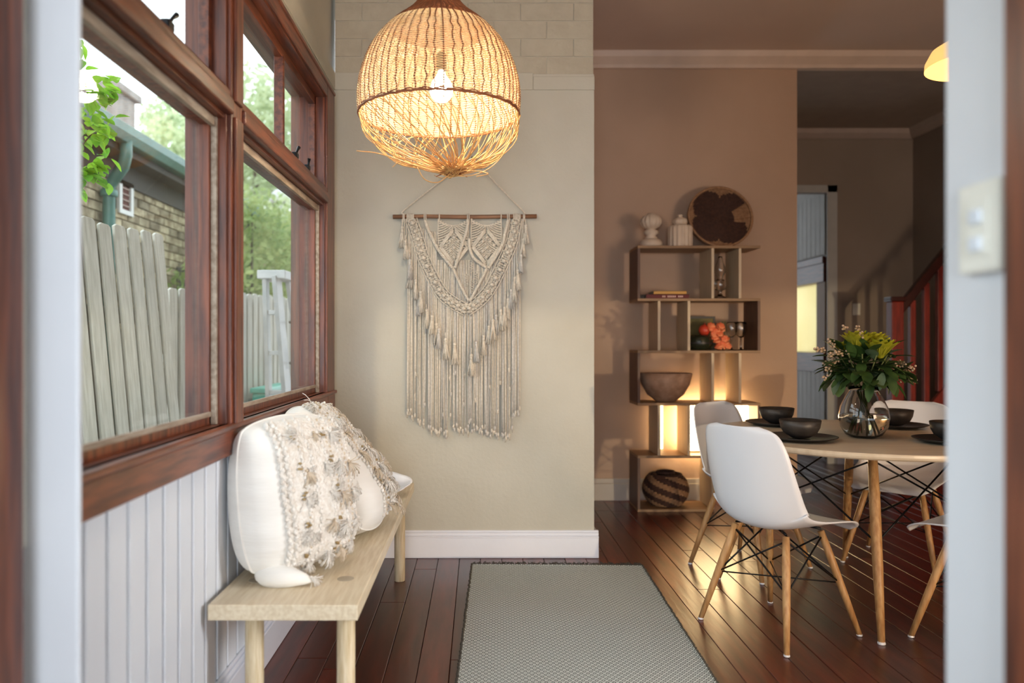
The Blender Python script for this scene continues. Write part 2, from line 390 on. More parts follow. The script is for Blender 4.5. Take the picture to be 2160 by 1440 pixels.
# ------------------------------------------------------------------ timber windows
def window(name, y0, y1, muntin, latches, near_stile=True):
    w = sroot(name, (-.8, (y0+y1)/2, .8))
    T, V = M_timber, M_timber_v
    # jambs, inner stops
    part('jamb', MB().box(-.885, -.76, y0, y0+.012, .9, 2.37), V, w, bev=.002)
    part('jamb', MB().box(-.885, -.76, y1-.012, y1, .9, 2.37), V, w, bev=.002)
    part('head_lining', MB().box(-.885, -.76, y0, y1, 2.358, 2.37), T, w)
    part('inner_stop', MB().box(-.803, -.785, y1-.026, y1-.012, .905, 1.83), M_sill_paint, w, bev=.002)
    part('inner_stop', MB().box(-.803, -.785, y0+.012, y0+.026, .905, 1.83), V, w, bev=.002)
    part('inner_sill', MB().box(-.885, -.752, y0, y1, .885, .905), T, w, bev=.003)
    part('outer_sill', MB().box(-.99, -.885, y0-.02, y1+.02, .862, .885), M_sill_paint, w, bev=.003)
    part('transom_rail', MB().box(-.885, -.765, y0, y1, 1.825, 1.93), T, w, bev=.004)
    part('transom_moulding', MB().box(-.77, -.738, y0-.0, y1, 1.838, 1.885).box(-.77, -.750, y0, y1, 1.885, 1.915), T, w, bev=.006)
    part('transom_bead', MB().box(-.802, -.788, y0+.013, y1-.013, 1.796, 1.824), M_sill_paint, w, bev=.002)
    # lower sash
    s = part('lower_sash', MB().box(-.835, -.803, y0+.012, y0+.036, .905, 1.825).box(-.835, -.803, y1-.036, y1-.012, .905, 1.825)
             .box(-.835, -.803, y0+.012, y1-.012, .905, .93).box(-.835, -.803, y0+.012, y1-.012, 1.80, 1.825), V, w, bev=.002)
    part('glazing_bead', MB().box(-.803, -.797, y0+.036, y1-.036, .930, .944), M_sill_paint, s)
    part('pane', MB().box(-.822, -.818, y0+.03, y1-.03, .925, 1.805), M_pane, s)
    # upper awning sash
    s = part('upper_sash', MB().box(-.835, -.803, y0+.012, y0+.038, 1.93, 2.358).box(-.835, -.803, y1-.038, y1-.012, 1.93, 2.358)
             .box(-.835, -.803, y0+.012, y1-.012, 1.93, 1.962).box(-.835, -.803, y0+.012, y1-.012, 2.318, 2.358), T, w, bev=.002)
    part('pane', MB().box(-.822, -.818, y0+.03, y1-.03, 1.955, 2.325), M_pane, s)
    if muntin: part('muntin', MB().box(-.838, -.798, muntin-.011, muntin+.011, 1.955, 2.325), T, s, bev=.003)
    for (ly, lean) in latches:
        l = part('window_catch', MB().box(-.803, -.78, ly-.02, ly+.02, 1.945, 1.968), M_wire, w, bev=.004)
        part('catch_lever', MB().tube([(-.788, ly, 1.962), (-.784, ly+lean*.4, 1.980), (-.780, ly+lean, 1.996)], [.006,.005,.008], 8), M_wire, l)
    return w
w1 = window('window_1', 1.365, 2.295, None, [(1.93, .03)])
w2 = window('window_2', 2.40, 3.75, 3.11, [(3.27, .02), (3.5, -.01)])
struct('trim_mullion', MB().box(-.885, -.748, 2.295, 2.40, .9, 2.37), M_timber_v, bev=.004)
mt = struct('trim_mullion_face', MB().box(-.75, -.738, 2.312, 2.383, .9, 1.838).box(-.75, -.738, 2.312, 2.383, 1.885, 2.37), M_timber_v, bev=.004)
for z in (1.04, 1.42, 1.72): part('screw_cap', MB().ball((-.78, 2.293, z), .005), M_brass, mt)
struct('trim_casing_far', MB().box(-.93, -.748, 3.75, 3.935, .81, 2.44), M_timber_v, bev=.004)
struct('trim_casing_head', MB().box(-.93, -.748, 1.36, 3.75, 2.366, 2.44).box(-.775,-.742,1.36,3.935,2.425,2.44), M_timber, bev=.004)
struct('trim_apron', MB().box(-.93, -.745, 1.36, 3.75, .809, .887).box(-.775, -.735, 1.36, 3.94, .887, .905).box(-.775,-.745,3.75,3.935,.809,.887), M_timber, bev=.005)
# ------------------------------------------------------------------ dining room shell
wf = struct('wall_far', MB().box(.5, 2.32, 5.53, 5.66, 0, 3.3), M_beige)
struct('baseboard_far', MB().box(.617, 2.32, 5.512, 5.53, 0, .125).box(.617, 2.32, 5.518, 5.53, .125, .16), mat('cream_skirting_paint', srgb(176,168,158), .4), bev=.003)
struct('trim_cornice_far', MB().poly([(.5,5.56,3.14),(.5,5.50,3.14),(.5,5.485,3.16),(.5,5.43,3.20),(.5,5.41,3.235),(.5,5.56,3.235)], (3.62,0,0)), mat('cornice_paint', srgb(205,186,172), .5))
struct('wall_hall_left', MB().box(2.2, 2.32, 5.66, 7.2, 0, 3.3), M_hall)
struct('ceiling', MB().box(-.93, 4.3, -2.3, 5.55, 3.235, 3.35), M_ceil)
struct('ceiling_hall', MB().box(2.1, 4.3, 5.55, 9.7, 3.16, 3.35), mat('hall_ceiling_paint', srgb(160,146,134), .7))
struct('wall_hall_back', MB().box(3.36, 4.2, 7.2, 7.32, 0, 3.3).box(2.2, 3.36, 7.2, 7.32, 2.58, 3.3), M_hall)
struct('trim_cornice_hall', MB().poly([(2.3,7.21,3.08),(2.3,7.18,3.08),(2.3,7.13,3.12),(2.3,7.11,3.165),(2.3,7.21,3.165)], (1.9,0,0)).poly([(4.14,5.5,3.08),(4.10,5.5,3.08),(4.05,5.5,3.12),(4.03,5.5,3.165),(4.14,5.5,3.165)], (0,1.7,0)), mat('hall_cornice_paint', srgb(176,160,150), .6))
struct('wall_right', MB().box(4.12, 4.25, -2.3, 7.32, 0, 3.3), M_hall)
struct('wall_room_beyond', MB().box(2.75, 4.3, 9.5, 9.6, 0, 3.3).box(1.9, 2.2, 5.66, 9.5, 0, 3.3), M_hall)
wx = struct('wall_hall_boarded', MB().box(3.36, 3.44, 7.32, 7.34, 0, 3.3).box(3.36, 3.44, 8.4, 9.5, 0, 3.3).box(3.36, 3.44, 7.34, 8.4, 0, .98).box(3.36, 3.44, 7.34, 8.4, 1.98, 3.3), M_boards)
y = 7.34
while y < 8.6:
    part('board', MB().box(3.345, 3.36, y+.004, y+.096, .02, .93), M_boards, wx); part('board', MB().box(3.345, 3.36, y+.004, y+.096, 2.0, 2.6), M_boards, wx); y += .1
w3 = sroot('window_3', (3.36, 7.85, 1))
part('window_head', MB().box(3.33, 3.44, 7.33, 8.42, 1.74, 1.98).box(3.315, 3.34, 7.32, 8.43, 1.92, 1.985), M_timber, w3, bev=.004)
part('window_apron', MB().box(3.33, 3.44, 7.33, 8.42, .86, 1.05), M_timber, w3, bev=.004)
part('window_jamb', MB().box(3.345, 3.44, 7.33, 7.52, 1.05, 1.74), mat('tan_window_jamb', srgb(150,112,66), .5), w3, bev=.004)
part('warm_pane_sheet', MB().box(3.41, 3.415, 7.52, 8.42, 1.05, 1.74), M_warm_pane, w3)  # added translucent sheet, tinted to make the pane look warmly lit
struct('trim_hall_doorway', MB().box(3.30, 3.395, 7.18, 7.2, 0, 2.64).box(2.3, 3.395, 7.18, 7.2, 2.57, 2.64), mat('grey_blue_trim_paint', srgb(176,178,176), .5), bev=.003)
struct('baseboard_hall', MB().box(3.395, 4.12, 7.18, 7.2, 0, .16), M_white)
# near right wall end with the switch
struct('wall_right_near', MB().box(.66, .80, -.6, 1.074, 0, 3.3), M_whitewall, bev=.003)
struct('trim_right_near', MB().box(.635, .66, .83, .9195, 0, 2.6), M_timber_v, bev=.003)
# walls behind the camera: glazed doorway to the left, low opening to the right shaped to cut off the warm spot
struct('wall_rear', MB().box(-.93, -.78, -2.3, -2.2, 0, 3.3).box(-.78, .7, -2.3, -2.2, 2.5, 3.3).box(.7, .8, -2.3, -.6, 0, 3.3)
       .box(.8, 4.2, -2.3, -2.2, .62, 3.3).box(.8, 4.2, -2.3, -2.2, 0, .02), M_greige)

# switch plate
sw = thing('light_switch', 'ivory double light switch plate on the white wall end at right', 'switch', (.66, .978, 1.30))
part('plate', MB().box(.644, .66, .938, 1.02, 1.240, 1.357), M_plastic, sw, bev=.004)
part('inset_panel', MB().box(.6415, .645, .958, 1.000, 1.262, 1.335), M_plastic, sw, bev=.001)
for z in (1.277, 1.312): part('rocker', MB().box(.637, .643, .967, .991, z-.010, z+.010), M_rocker, sw, bev=.003)
hs = thing('light_switch', 'small dim switch plate on the far hall wall beside the stairs', 'switch', (3.58, 7.2, 1.46))
part('plate', MB().box(3.545, 3.615, 7.188, 7.2, 1.41, 1.52), M_plastic, hs, bev=.003)
part('rocker', MB().box(3.57, 3.59, 7.184, 7.188, 1.45, 1.48), M_plastic, hs)

# ------------------------------------------------------------------ bench
BX0, BX1, BY0, BY1, BH = -.755, -.337, 2.11, 3.95, .42
b = thing('bench', 'long pale ash wood bench with round legs under the timber windows', 'bench', ((BX0+BX1)/2, (BY0+BY1)/2, 0))
part('seat', MB().box(BX0, BX1, BY0, BY1, BH-.044, BH), M_birch, b, bev=.003)
for (x, yy) in ((BX0+.115, BY0+.055), (BX1-.042, BY0+.055), (BX0+.115, BY1-.27), (BX1-.045, 3.665)):
    r = .026
    part('leg', MB().lathe([(r-.002,0),(r,.003),(r,BH-.046)], 28, (x, yy, 0)), M_birch_v, b, True)
for (x, yy) in ((BX0+.075, 2.33), (BX1-.075, 2.345), (BX1-.075, 3.62), (BX0+.075, 3.62)):
    part('tenon_plug', MB().lathe([(.026,0),(.026,.0012)], 28, (x, yy, BH-.0004)), M_plug, b)

# ------------------------------------------------------------------ rug
rug = thing('rug', 'flat woven runner rug with small black and white diamond pattern', 'rug', (.37, 2.75, 0), radians(-1.6))
m, nt, bs = newmat('diamond_weave'); L = nt.links.new
tcn = nt.nodes.new('ShaderNodeTexCoord'); sx = nt.nodes.new('ShaderNodeSeparateXYZ'); L(tcn.outputs['Object'], sx.inputs[0])
def mth(op, a, b_=None):
    n = nt.nodes.new('ShaderNodeMath'); n.operation = op
    for i, v in enumerate((a, b_)):
        if v is None: continue
        if isinstance(v, (int, float)): n.inputs[i].default_value = v
        else: L(v, n.inputs[i])
    return n.outputs[0]
nz = nt.nodes.new('ShaderNodeTexNoise'); nz.inputs['Scale'].default_value = 25; L(tcn.outputs['Object'], nz.inputs['Vector'])
wob = mth('MULTIPLY', mth('SUBTRACT', nz.outputs['Fac'], .5), .10)
def tri(sock, period):
    q = mth('ADD', mth('DIVIDE', sock, period), wob); return mth('ABSOLUTE', mth('SUBTRACT', mth('FRACT', q), .5))
s_ = mth('ADD', tri(sx.outputs['X'], .0228), tri(sx.outputs['Y'], .0277))
dd_ = mth('MINIMUM', s_, mth('SUBTRACT', 1.0, s_))
rr_ = nt.nodes.new('ShaderNodeValToRGB'); rr_.color_ramp.interpolation = 'LINEAR'
cr = rr_.color_ramp; W_, K_ = srgb(220,227,222), srgb(34,40,44)
while len(cr.elements) < 8: cr.elements.new(.5)
for e, (p, c) in zip(cr.elements, [(0,K_),(.05,K_),(.08,W_),(.19,W_),(.20,K_),(.36,K_),(.375,W_),(1,W_)]): e.position = p; e.color = c
L(dd_, rr_.inputs['Fac'])
nz2 = nt.nodes.new('ShaderNodeTexNoise'); nz2.inputs['Scale'].default_value = 2.2; L(tcn.outputs['Object'], nz2.inputs['Vector'])
mxr = nt.nodes.new('ShaderNodeMix'); mxr.data_type = 'RGBA'; mxr.inputs[0].default_value = .03
L(rr_.outputs['Color'], mxr.inputs[6]); mxr.inputs[7].default_value = srgb(150,150,146)
L(mxr.outputs[2], bs.inputs['Base Color']); bs.inputs['Roughness'].default_value = .9; bs.inputs['Specular IOR Level'].default_value = .15
bpn = nt.nodes.new('ShaderNodeBump'); bpn.inputs['Strength'].default_value = .6; bpn.inputs['Distance'].default_value = .004
nz3 = nt.nodes.new('ShaderNodeTexNoise'); nz3.inputs['Scale'].default_value = 300; L(tcn.outputs['Object'], nz3.inputs['Vector']); L(nz3.outputs['Fac'], bpn.inputs['Height']); L(bpn.outputs['Normal'], bs.inputs['Normal'])
M_rug = m
HW, HL = .436, 1.155
def rz_(x, y): return .006 + .0018*sin(9*x+2.3*y)*cos(4*y)
mb = MB()
mb.grid(lambda u, v: (-HW+2*HW*u, -HL+2*HL*v, rz_(-HW+2*HW*u, -HL+2*HL*v)), 24, 60)
b0 = len(mb.v)
mb.grid(lambda u, v: (HW-2*HW*u, -HL+2*HL*v, .0005), 2, 4)
for sx_ in (-1, 1): mb.box(min(sx_*HW, sx_*(HW-.004)), max(sx_*HW, sx_*(HW-.004)), -HL, HL, .0005, .0075)
mb.box(-HW, HW, HL-.004, HL, .0005, .0075)
lpart('weave', mb, M_rug, rug, True)
M_fr = mat('charcoal_rug_fringe', srgb(70,66,58), .9)
mb = MB()
for i in range(190):
    x = -HW + 2*HW*i/189; a = R.uniform(-.02,.02); l = R.uniform(.02,.06)
    mb.tube([(x, HL-.003, .006), (x+a*.5, HL+l*.5, .009), (x+a, HL+l, .004)], .0022, 4)
lpart('fringe', mb, M_fr, rug, kind='stuff')
mb = MB()
for i in range(170):
    yy = -HL + 2*HL*i/169
    for s2 in (-1, 1): mb.ball((s2*(HW+R.uniform(0,.004)), yy, .0065), .0058, 6, 4, (1,.8,1))
lpart('edge_stitching', mb, M_fr, rug, kind='stuff')

# ------------------------------------------------------------------ rattan pendant lamp
LX, LY, RZ = -.152, 2.9, 2.016
lamp = thing('pendant_lamp', 'large rattan woven pendant lamp with a bright bulb and loose bottom strands', 'lamp', (LX, LY, RZ))
PROF = [(2.016,.305),(2.06,.309),(2.10,.309),(2.15,.302),(2.20,.288),(2.25,.266),(2.29,.241),(2.325,.212),(2.35,.186),(2.375,.156),(2.395,.130),(2.42,.102),(2.45,.078),(2.49,.060),(2.54,.052),(2.62,.05)]
PROF = [(z, r) for z, r in PROF]
NR = 56
rows = []; z = RZ+.004
# rows by arc length
zz, arcs = RZ, [(0, RZ)]
st = .002; acc = 0; last = interp(PROF, RZ)
k = RZ
while k < 2.60:
    k += st; r = interp(PROF, k); acc += sqrt(st*st + (r-last)**2); last = r; arcs.append((acc, k))
tot = acc
def z_at(s): return interp(arcs, s)
nrow = int(tot/.0045)
mb = MB(); mbu = MB()
for i in range(nrow):
    z = z_at(.006 + i*.0045); r = interp(PROF, z)
    seg = NR*4 if r > .13 else NR*2
    ph = (i % 2)*pi
    pts = []
    jit = R.uniform(-.0008, .0008)
    for k in range(seg):
        th = 2*pi*k/seg; q = r + .0022*cos(th*NR/2 + ph)
        pts.append((LX+q*cos(th), LY+q*sin(th), z + jit*.6 + .0012*sin(3*th+i*.03)))
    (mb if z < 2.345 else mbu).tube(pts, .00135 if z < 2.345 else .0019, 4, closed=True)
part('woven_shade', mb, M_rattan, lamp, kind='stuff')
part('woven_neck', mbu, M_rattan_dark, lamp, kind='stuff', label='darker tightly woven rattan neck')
part('rim', MB().tube([(LX+.306*cos(2*pi*k/96), LY+.306*sin(2*pi*k/96), RZ+.0015*sin(k*2.1)) for k in range(96)], .0042, 6, closed=True)
     .tube([(LX+.306*cos(2*pi*k/160), LY+.306*sin(2*pi*k/160), RZ+.006+.0035*sin(k*1.3)) for k in range(160)], .0026, 5, closed=True), M_rattan_dark, lamp, True)
# ribs: one shared mesh turned round the axis
def rib_mesh(wob):
    m_ = MB(); pts = []
    for i in range(26):
        z = RZ + (2.60-RZ)*i/25; r = interp(PROF, z); pts.append((r, wob*sin(i*2.4)*.003, z-RZ))
    m_.tube(pts, .0031, 5); return m_.mesh('rib', True)
rms = [rib_mesh(0), rib_mesh(1), rib_mesh(-1.4)]
for m_ in rms: m_.materials.append(M_rattan_dark)
for k in range(NR):
    o = put('rib', rms[R.randrange(3)], None, lamp); o.rotation_euler = (0, 0, 2*pi*(k+.15*R.uniform(-1,1))/NR)
# loose strands gathered below
G = Vector((-.107, 2.9, 1.800))
for k in range(112):
    a = 2*pi*(k+R.uniform(-.3,.3))/112
    p0 = Vector((LX+.305*cos(a), LY+.305*sin(a), RZ))
    tw = R.gauss(.25, .25); rad = R.uniform(.235, .265)
    a1 = a+tw*.5; p1 = Vector((LX+.288*cos(a1)+.01, LY+.288*sin(a1), RZ-R.uniform(.055,.085)))
    a2 = a+tw; p2 = Vector((LX+.205*cos(a2)+.02, LY+.205*sin(a2), RZ-R.uniform(.135,.165)))
    a3 = a+tw*1.2; p3 = G + Vector((.085*cos(a3), .085*sin(a3), R.uniform(.012,.035)))
    g = G + Vector((R.gauss(0,.013), R.gauss(0,.013), R.gauss(.004,.009)))
    ext = R.uniform(.03, .12); a4 = a3+pi+R.gauss(0,.5)
    e = g + Vector((ext*cos(a4), ext*sin(a4), ext*R.uniform(.05,.45)))
    pts = spline([p0, p1, p2, p3, g, e], 20)
    part('strand', MB().tube(pts, [.0017]*18+[.0015,.0013,.001], 4), M_strand, lamp, True)
def LP(px, py, y=2.9): return ((px-1010)*y/1600, y, 1.15-(py-722)*y/1600)
for ps in ([LP(1098,242,2.85),LP(1080,292,2.85),LP(1050,340,2.85),LP(1010,366,2.87),LP(965,371),LP(930,360)],
           [LP(752,318,2.8),LP(800,324,2.84),LP(860,345,2.88),LP(930,366)],
           [LP(880,352,2.8),LP(896,378,2.8),LP(925,384,2.85),LP(955,362)],
           [LP(1060,322,2.75),LP(1030,332,2.8),LP(980,352,2.88),LP(940,365)],
           [LP(1058,330,3.0),LP(1020,346,3.0),LP(960,366,2.95)],
           [LP(828,352,2.8),LP(850,340,2.8),LP(900,360,2.88),LP(940,366)],
           [LP(1005,372,2.7),LP(1030,366,2.75),LP(1000,360,2.85),LP(950,362)],
           [LP(815,327,2.7),LP(880,350,2.8),LP(945,366)]):
    part('strand', MB().tube(spline(ps, 20), .0019, 5), M_strand, lamp, True)
mbc = MB()
for k in range(40):
    a = R.uniform(0, 2*pi); u = R.uniform(-.3, .9)
    d = Vector((cos(a), sin(a), u)).normalized(); l = R.uniform(.03,.075)
    mbc.tube([G-d*.02, G+Vector((R.gauss(0,.01),R.gauss(0,.01),.01)), G+d*l], .0016, 4)
part('knotted_gather', mbc, M_rattan_dark, lamp, kind='stuff')
bl = part('bulb', MB().lathe([(.012,.075),(.016,.06),(.034,.035),(.044,.005),(.040,-.02),(.024,-.038),(.004,-.045)][::-1], 20, (LX+.01, LY-.02, 2.105)), M_bulb, lamp, True)
part('socket', MB().lathe([(.018,0),(.02,.01),(.02,.06),(.008,.075)], 16, (LX+.01, LY-.02, 2.18)), M_wire, lamp, True)
part('flex', MB().tube([(LX+.01, LY-.02, 2.30), (LX, LY, 2.5), (LX, LY, 3.235)], .004, 6), M_wire, lamp)

# ------------------------------------------------------------------ macrame wall hanging
MD = 4.035
def Q(px, py, off=0.0): return Vector(((px-1010)*MD/1600, MD-off, 1.15-(py-722)*MD/1600))
mc = thing('wall_hanging', 'cream macrame wall hanging with tassels on a wooden stick', 'wall hanging', Q(985, 456))
part('stick', MB().tube([Q(829,457), Q(900,456), Q(980,457.5), Q(1060,456.5), Q(1132,456)], [.0115,.0105,.0112,.0108,.0115], 10), M_stick, mc, True)
def twist(mb, pts, r, turns, rad, n=60, k=2, sides=5):
    pts = spline(pts, n)
    for s2 in range(k):
        out = []
        for i, p in enumerate(pts):
            t = (pts[min(i+1,n)]-pts[max(i-1,0)]).normalized(); a = t.cross(Vector((0,1,0))).normalized(); c = Vector((0,1,0))
            th = 2*pi*turns*i/n + 2*pi*s2/k
            out.append(p + a*rad*cos(th) + c*rad*sin(th))
        mb.tube(out, r, sides)
    return mb
N0 = Q(996, 333)
part('nail', MB().tube([N0+Vector((0,.03,0)), N0+Vector((0,-.008,0))], .003, 8).tube([N0+Vector((0,-.008,0)), N0+Vector((0,-.011,0))], .007, 10), M_pewter, mc)
part('hanging_cord', twist(MB(), [Q(852,452), Q(853,443), Q(925,386), N0], .0024, 34, .0024, 160), M_cotton, mc, True)
part('hanging_cord', twist(MB(), [N0, Q(1050,391), Q(1103,445), Q(1105,452)], .0024, 30, .0024, 160), M_cotton, mc, True)
for px, w_ in ((852,5),(866,16),(897,7),(927,4),(988,7),(1057,4),(1072,7),(1090,16),(1105,5)):
    mb = MB()
    for j in range(max(1, int(w_/2.4))):
        xx = px - w_/2 + (j+.5)*w_/max(1, int(w_/2.4))
        c = Q(xx, 457); mb.tube([c+Vector((0, .0155*cos(a)-0, .0155*sin(a))) for a in [2*pi*q/12 for q in range(12)]], .0030, 5, closed=True)
        mb.tube([c+Vector((0,-.0155,0)), c+Vector((0,-.008,-.03))], .003, 5)
    part('loop', mb, M_cotton, mc, True)
bandL = [Q(868,464,.012), Q(882,505,.012), Q(891,537,.012), Q(910,580,.012), Q(932,618,.012), Q(955,638,.012), Q(984,654,.012)]
bandR = [Q(1088,464,.012), Q(1081,505,.012), Q(1069,537,.012), Q(1049,580,.012), Q(1030,614,.012), Q(1007,638,.012), Q(984,654,.012)]
def band_z(x):   # height of band centreline at world x
    best = None
    for bd in (bandL, bandR):
        p = bd
        for a, b_ in zip(p, p[1:]):
            lo, hi = min(a.x, b_.x), max(a.x, b_.x)
            if lo <= x <= hi and hi > lo: return a.z + (b_.z-a.z)*(x-a.x)/(b_.x-a.x)
    return None
for bd in (bandL, bandR):
    pts = spline(bd, 120); Lb = sum((pts[i+1]-pts[i]).length for i in range(120)); W2 = .031
    mb = MB(); kn = MB()
    def side(i):
        t = (pts[min(i+1,120)]-pts[max(i-1,0)]).normalized(); return t.cross(Vector((0,1,0))).normalized()
    for s2 in (-1, -.6, .6, 1):
        mb.tube([pts[i]+side(i)*W2*s2+Vector((0,-.003,0)) for i in range(0,121,3)], .0030, 5)
    for s2 in (-1,1):
        for ph in (0, .5):
            mb.tube([pts[i]+side(i)*W2*.8*sin(2*pi*(i/120*12+ph)/1)*s2+Vector((0,-.004*cos(2*pi*i/120*12),0)) for i in range(121)], .0030, 4)
    part('edging_cord', mb, M_cotton, mc, True)
    nb = int(Lb/.038)
    for j in range(nb):
        i = int((j+.5)/nb*120); c = pts[i]
        kn.ball(c+Vector((0,-.013,0)), .0115, 8, 6, (1.05,.8,.85))
        for s2 in (-1,1):
            for q in range(3):
                i2 = min(120, max(0, i+ (q-1)*3)); kn.ball(pts[i2]+side(i2)*W2*(.55+.18*(q==1))*s2+Vector((0,-.006,0)), .0058, 6, 4, (1.1,.8,.8))
    for i in range(0, 121, 2):
        for s2 in (-.35, 0, .35): kn.ball(pts[i]+side(i)*W2*s2+Vector((0,-.003,0)), .0062, 6, 4, (1,.7,.75))
    part('knotted_band', kn, M_cotton, mc, True, kind='stuff')
# knotted panels with a diamond
for cx, ax in ((956, 958), (1026, 1026)):
    kn = MB(); cd = MB(); bo = MB()
    top = lambda x: 476 - 14*((x-cx)/32)**2*(1 if abs(x-cx) > 4 else 1)
    low = lambda x: 559 - 38*abs(x-ax)/32
    x = cx-31
    row = 0
    while x <= cx+31:
        yy = top(x) + (2.7 if row % 2 else 0)
        while yy < low(x):
            du = abs(x-ax)/31; dv = abs(yy-521)/38
            ring = du+dv
            if not (.78 < ring < 1.12): kn.ball(Q(x, yy, .010), .0056, 6, 4, (1.05,.8,.75))
            yy += 5.0
        x += 2.5; row += 1
    for q in (.84, .94, 1.04):
        for sx2 in (-1, 1):
            for sy2 in (-1, 1):
                p_ = Q(ax+sx2*1.5, 521+sy2*38*q, .014); e_ = Q(ax+sx2*31*min(q,1), 521+sy2*38*max(0,q-1), .014)
                cd.tube([p_, p_.lerp(e_,.5)+Vector((0,-.001,0)), e_], .0042, 6)
    cd.tube(spline([Q(cx-31,462,.01), Q(cx-29,468,.01), Q(cx-16,474,.01), Q(cx,476,.01), Q(cx+16,474,.01), Q(cx+29,468,.01), Q(cx+31,462,.01)], 20), .004, 6)
    for s2 in (-1,1): cd.tube([Q(cx+s2*31,462,.01), Q(cx+s2*32,490,.01), Q(cx+s2*31,521,.01)], .0036, 6)
    for (dx, dy) in ((0,-19),(-8,-11),(8,-11),(-16,-3),(16,-3),(0,2),(0,22),(-8,9),(8,9)): bo.ball(Q(ax+dx, 521+dy, .018), .0085, 8, 6, (1,.8,.9))
    part('knotted_panel', kn, M_cotton, mc, True, kind='stuff'); part('diamond_cords', cd, M_cotton, mc, True); part('bobbles', bo, M_cotton, mc, True)
for ps in ([(897,466),(906,490),(925,527),(955,566)], [(988,466),(984,490),(977,511),(960,566)], [(990,505),(991,524),(1000,546),(1026,565)], [(1072,466),(1066,490),(1058,520),(1030,566)]):
    part('spiral_cord', twist(MB(), [Q(x, y, .022) for x, y in ps], .0048, 9, .0045, 90, 3), M_cotton, mc, True)
for ps in ([(956,566),(971,601),(989,635)], [(1027,566),(1010,601),(991,635)]):
    part('plait', twist(MB(), [Q(x, y, .018) for x, y in ps], .0042, 8, .0046, 70, 3), M_cotton, mc, True)
# small leaf-like knots in the middle
for (x, y) in ((993,562),(984,590),(1003,586),(996,606)):
    mb = MB()
    for q in range(5):
        for s2 in (-1,1): mb.tube([Q(x,y-12+q*5,.014), Q(x+s2*4,y-10+q*5,.02), Q(x,y-6+q*5,.016)], .0026, 5)
    part('leaf_knot', mb, M_cotton, mc, True)
# hanging cords
def cord(x, y0, y1, off, r=.0031, m=M_cotton, end=True, drift=0):
    mb = MB(); n = max(3, int(abs(y1-y0)/45)); pts = []
    ph = R.uniform(0, 6)
    for i in range(n+1):
        u = i/n; pts.append(Q(x + drift*u + .8*sin(ph+3*u), y0+(y1-y0)*u, off + .002*sin(ph*2+5*u)))
    mb.tube(pts, r, 5)
    if end:
        e = pts[-1]; mb.tube([e+Vector((0,0,.004)), e+Vector((0,0,-.004)), e+Vector((R.uniform(-.003,.003),0,-.02))], [r, r*1.9, r*1.5], 6)
        if R.random() < .5: mb.tube([e, e+Vector((R.uniform(-.006,.006),0,-.034))], [r, r*.6], 4)
    part('cord', mb, m, mc, True)
x = 883.0
while x < 1080:
    p = Q(x, 0); zb = band_z(p.x)
    if zb is not None:
        yb = 722 - (zb-1.15)*1600/MD
        yt = 478 + 10*min(1, (x-883)/25) if x < 922 else (480 if x > 1060 else 548)
        if yb > yt+6: cord(x, yt, yb, .002 + .003*(int(x*7) % 2), end=False, m=M_cotton if R.random() < .7 else M_cotton_grey)
    x += 2.55
x = 861.0
bot = [(855,858),(870,872),(882,885),(900,892),(920,905),(940,908),(965,902),(990,898),(1010,905),(1040,908),(1060,915),(1078,905),(1085,875),(1100,860)]
i = 0
while x < 1098:
    p = Q(x, 0); zb = band_z(p.x)
    yt = (722-(zb-1.15)*1600/MD+3) if zb is not None and 880 < x < 1078 else 475
    yb = interp(bot, x) + R.gauss(0, 5)
    if R.random() < .16: yb -= R.uniform(30, 140)
    cord(x, yt, yb, .004+.006*R.random(), m=M_cotton if R.random() < .72 else M_cotton_grey, drift=R.gauss(0,1.5))
    x += 2.35; i += 1
for xx in (848, 853, 857, 1100, 1104):
    cord(xx, 462, R.uniform(500, 560) , .01)
# tassels
def tassel_mesh(seed):
    rr = random.Random(seed); m_ = MB()
    m_.ball((0,0,-.006), .0085, 8, 6, (1,1,1.2)); m_.lathe([(.006,-.024),(.0075,-.02),(.0075,-.014),(.006,-.012)], 8)
    for k in range(20):
        a = 2*pi*k/20 + rr.uniform(-.2,.2); q = rr.uniform(.4,1)
        m_.tube([(.004*cos(a),.004*sin(a),-.016), (.009*q*cos(a),.008*q*sin(a),-.05), (.02*q*cos(a),.014*q*sin(a),-.100+rr.uniform(-.004,.004))], [.0024,.0026,.0022], 4)
    m_.tube([(0,0,0),(0,0,.03)], .0024, 5)
    return m_.mesh('tassel', True)
tms = [tassel_mesh(s2) for s2 in range(4)]
for q, m_ in enumerate(tms): m_.materials.append(M_cotton if q != 2 else M_cotton_grey)
TB = [(849,520),(857,549),(866,589),(869,606),(878,631),(890,656),(884,668),(901,693),(913,706),(921,722),(926,733),(940,754),(960,764),(995,787),(1005,760),(1020,747),(1032,727),(1040,714),(1047,704),(1056,694),(1063,689),(1072,670),(1078,652),(1084,640),(1086,625),(1092,610),(1099,579),(1105,545),(1109,516)]
for q, (px, py) in enumerate(TB):
    o = put('tassel', tms[q % 4], None, mc); o.location = Q(px+R.uniform(-1,1), py-40, .024+.01*(q%3)) - mc.location
    sc_ = R.uniform(.95, 1.12); o.scale = (sc_*1.1, sc_, sc_); o.rotation_euler = (0, R.uniform(-.08,.08), R.uniform(0,6))

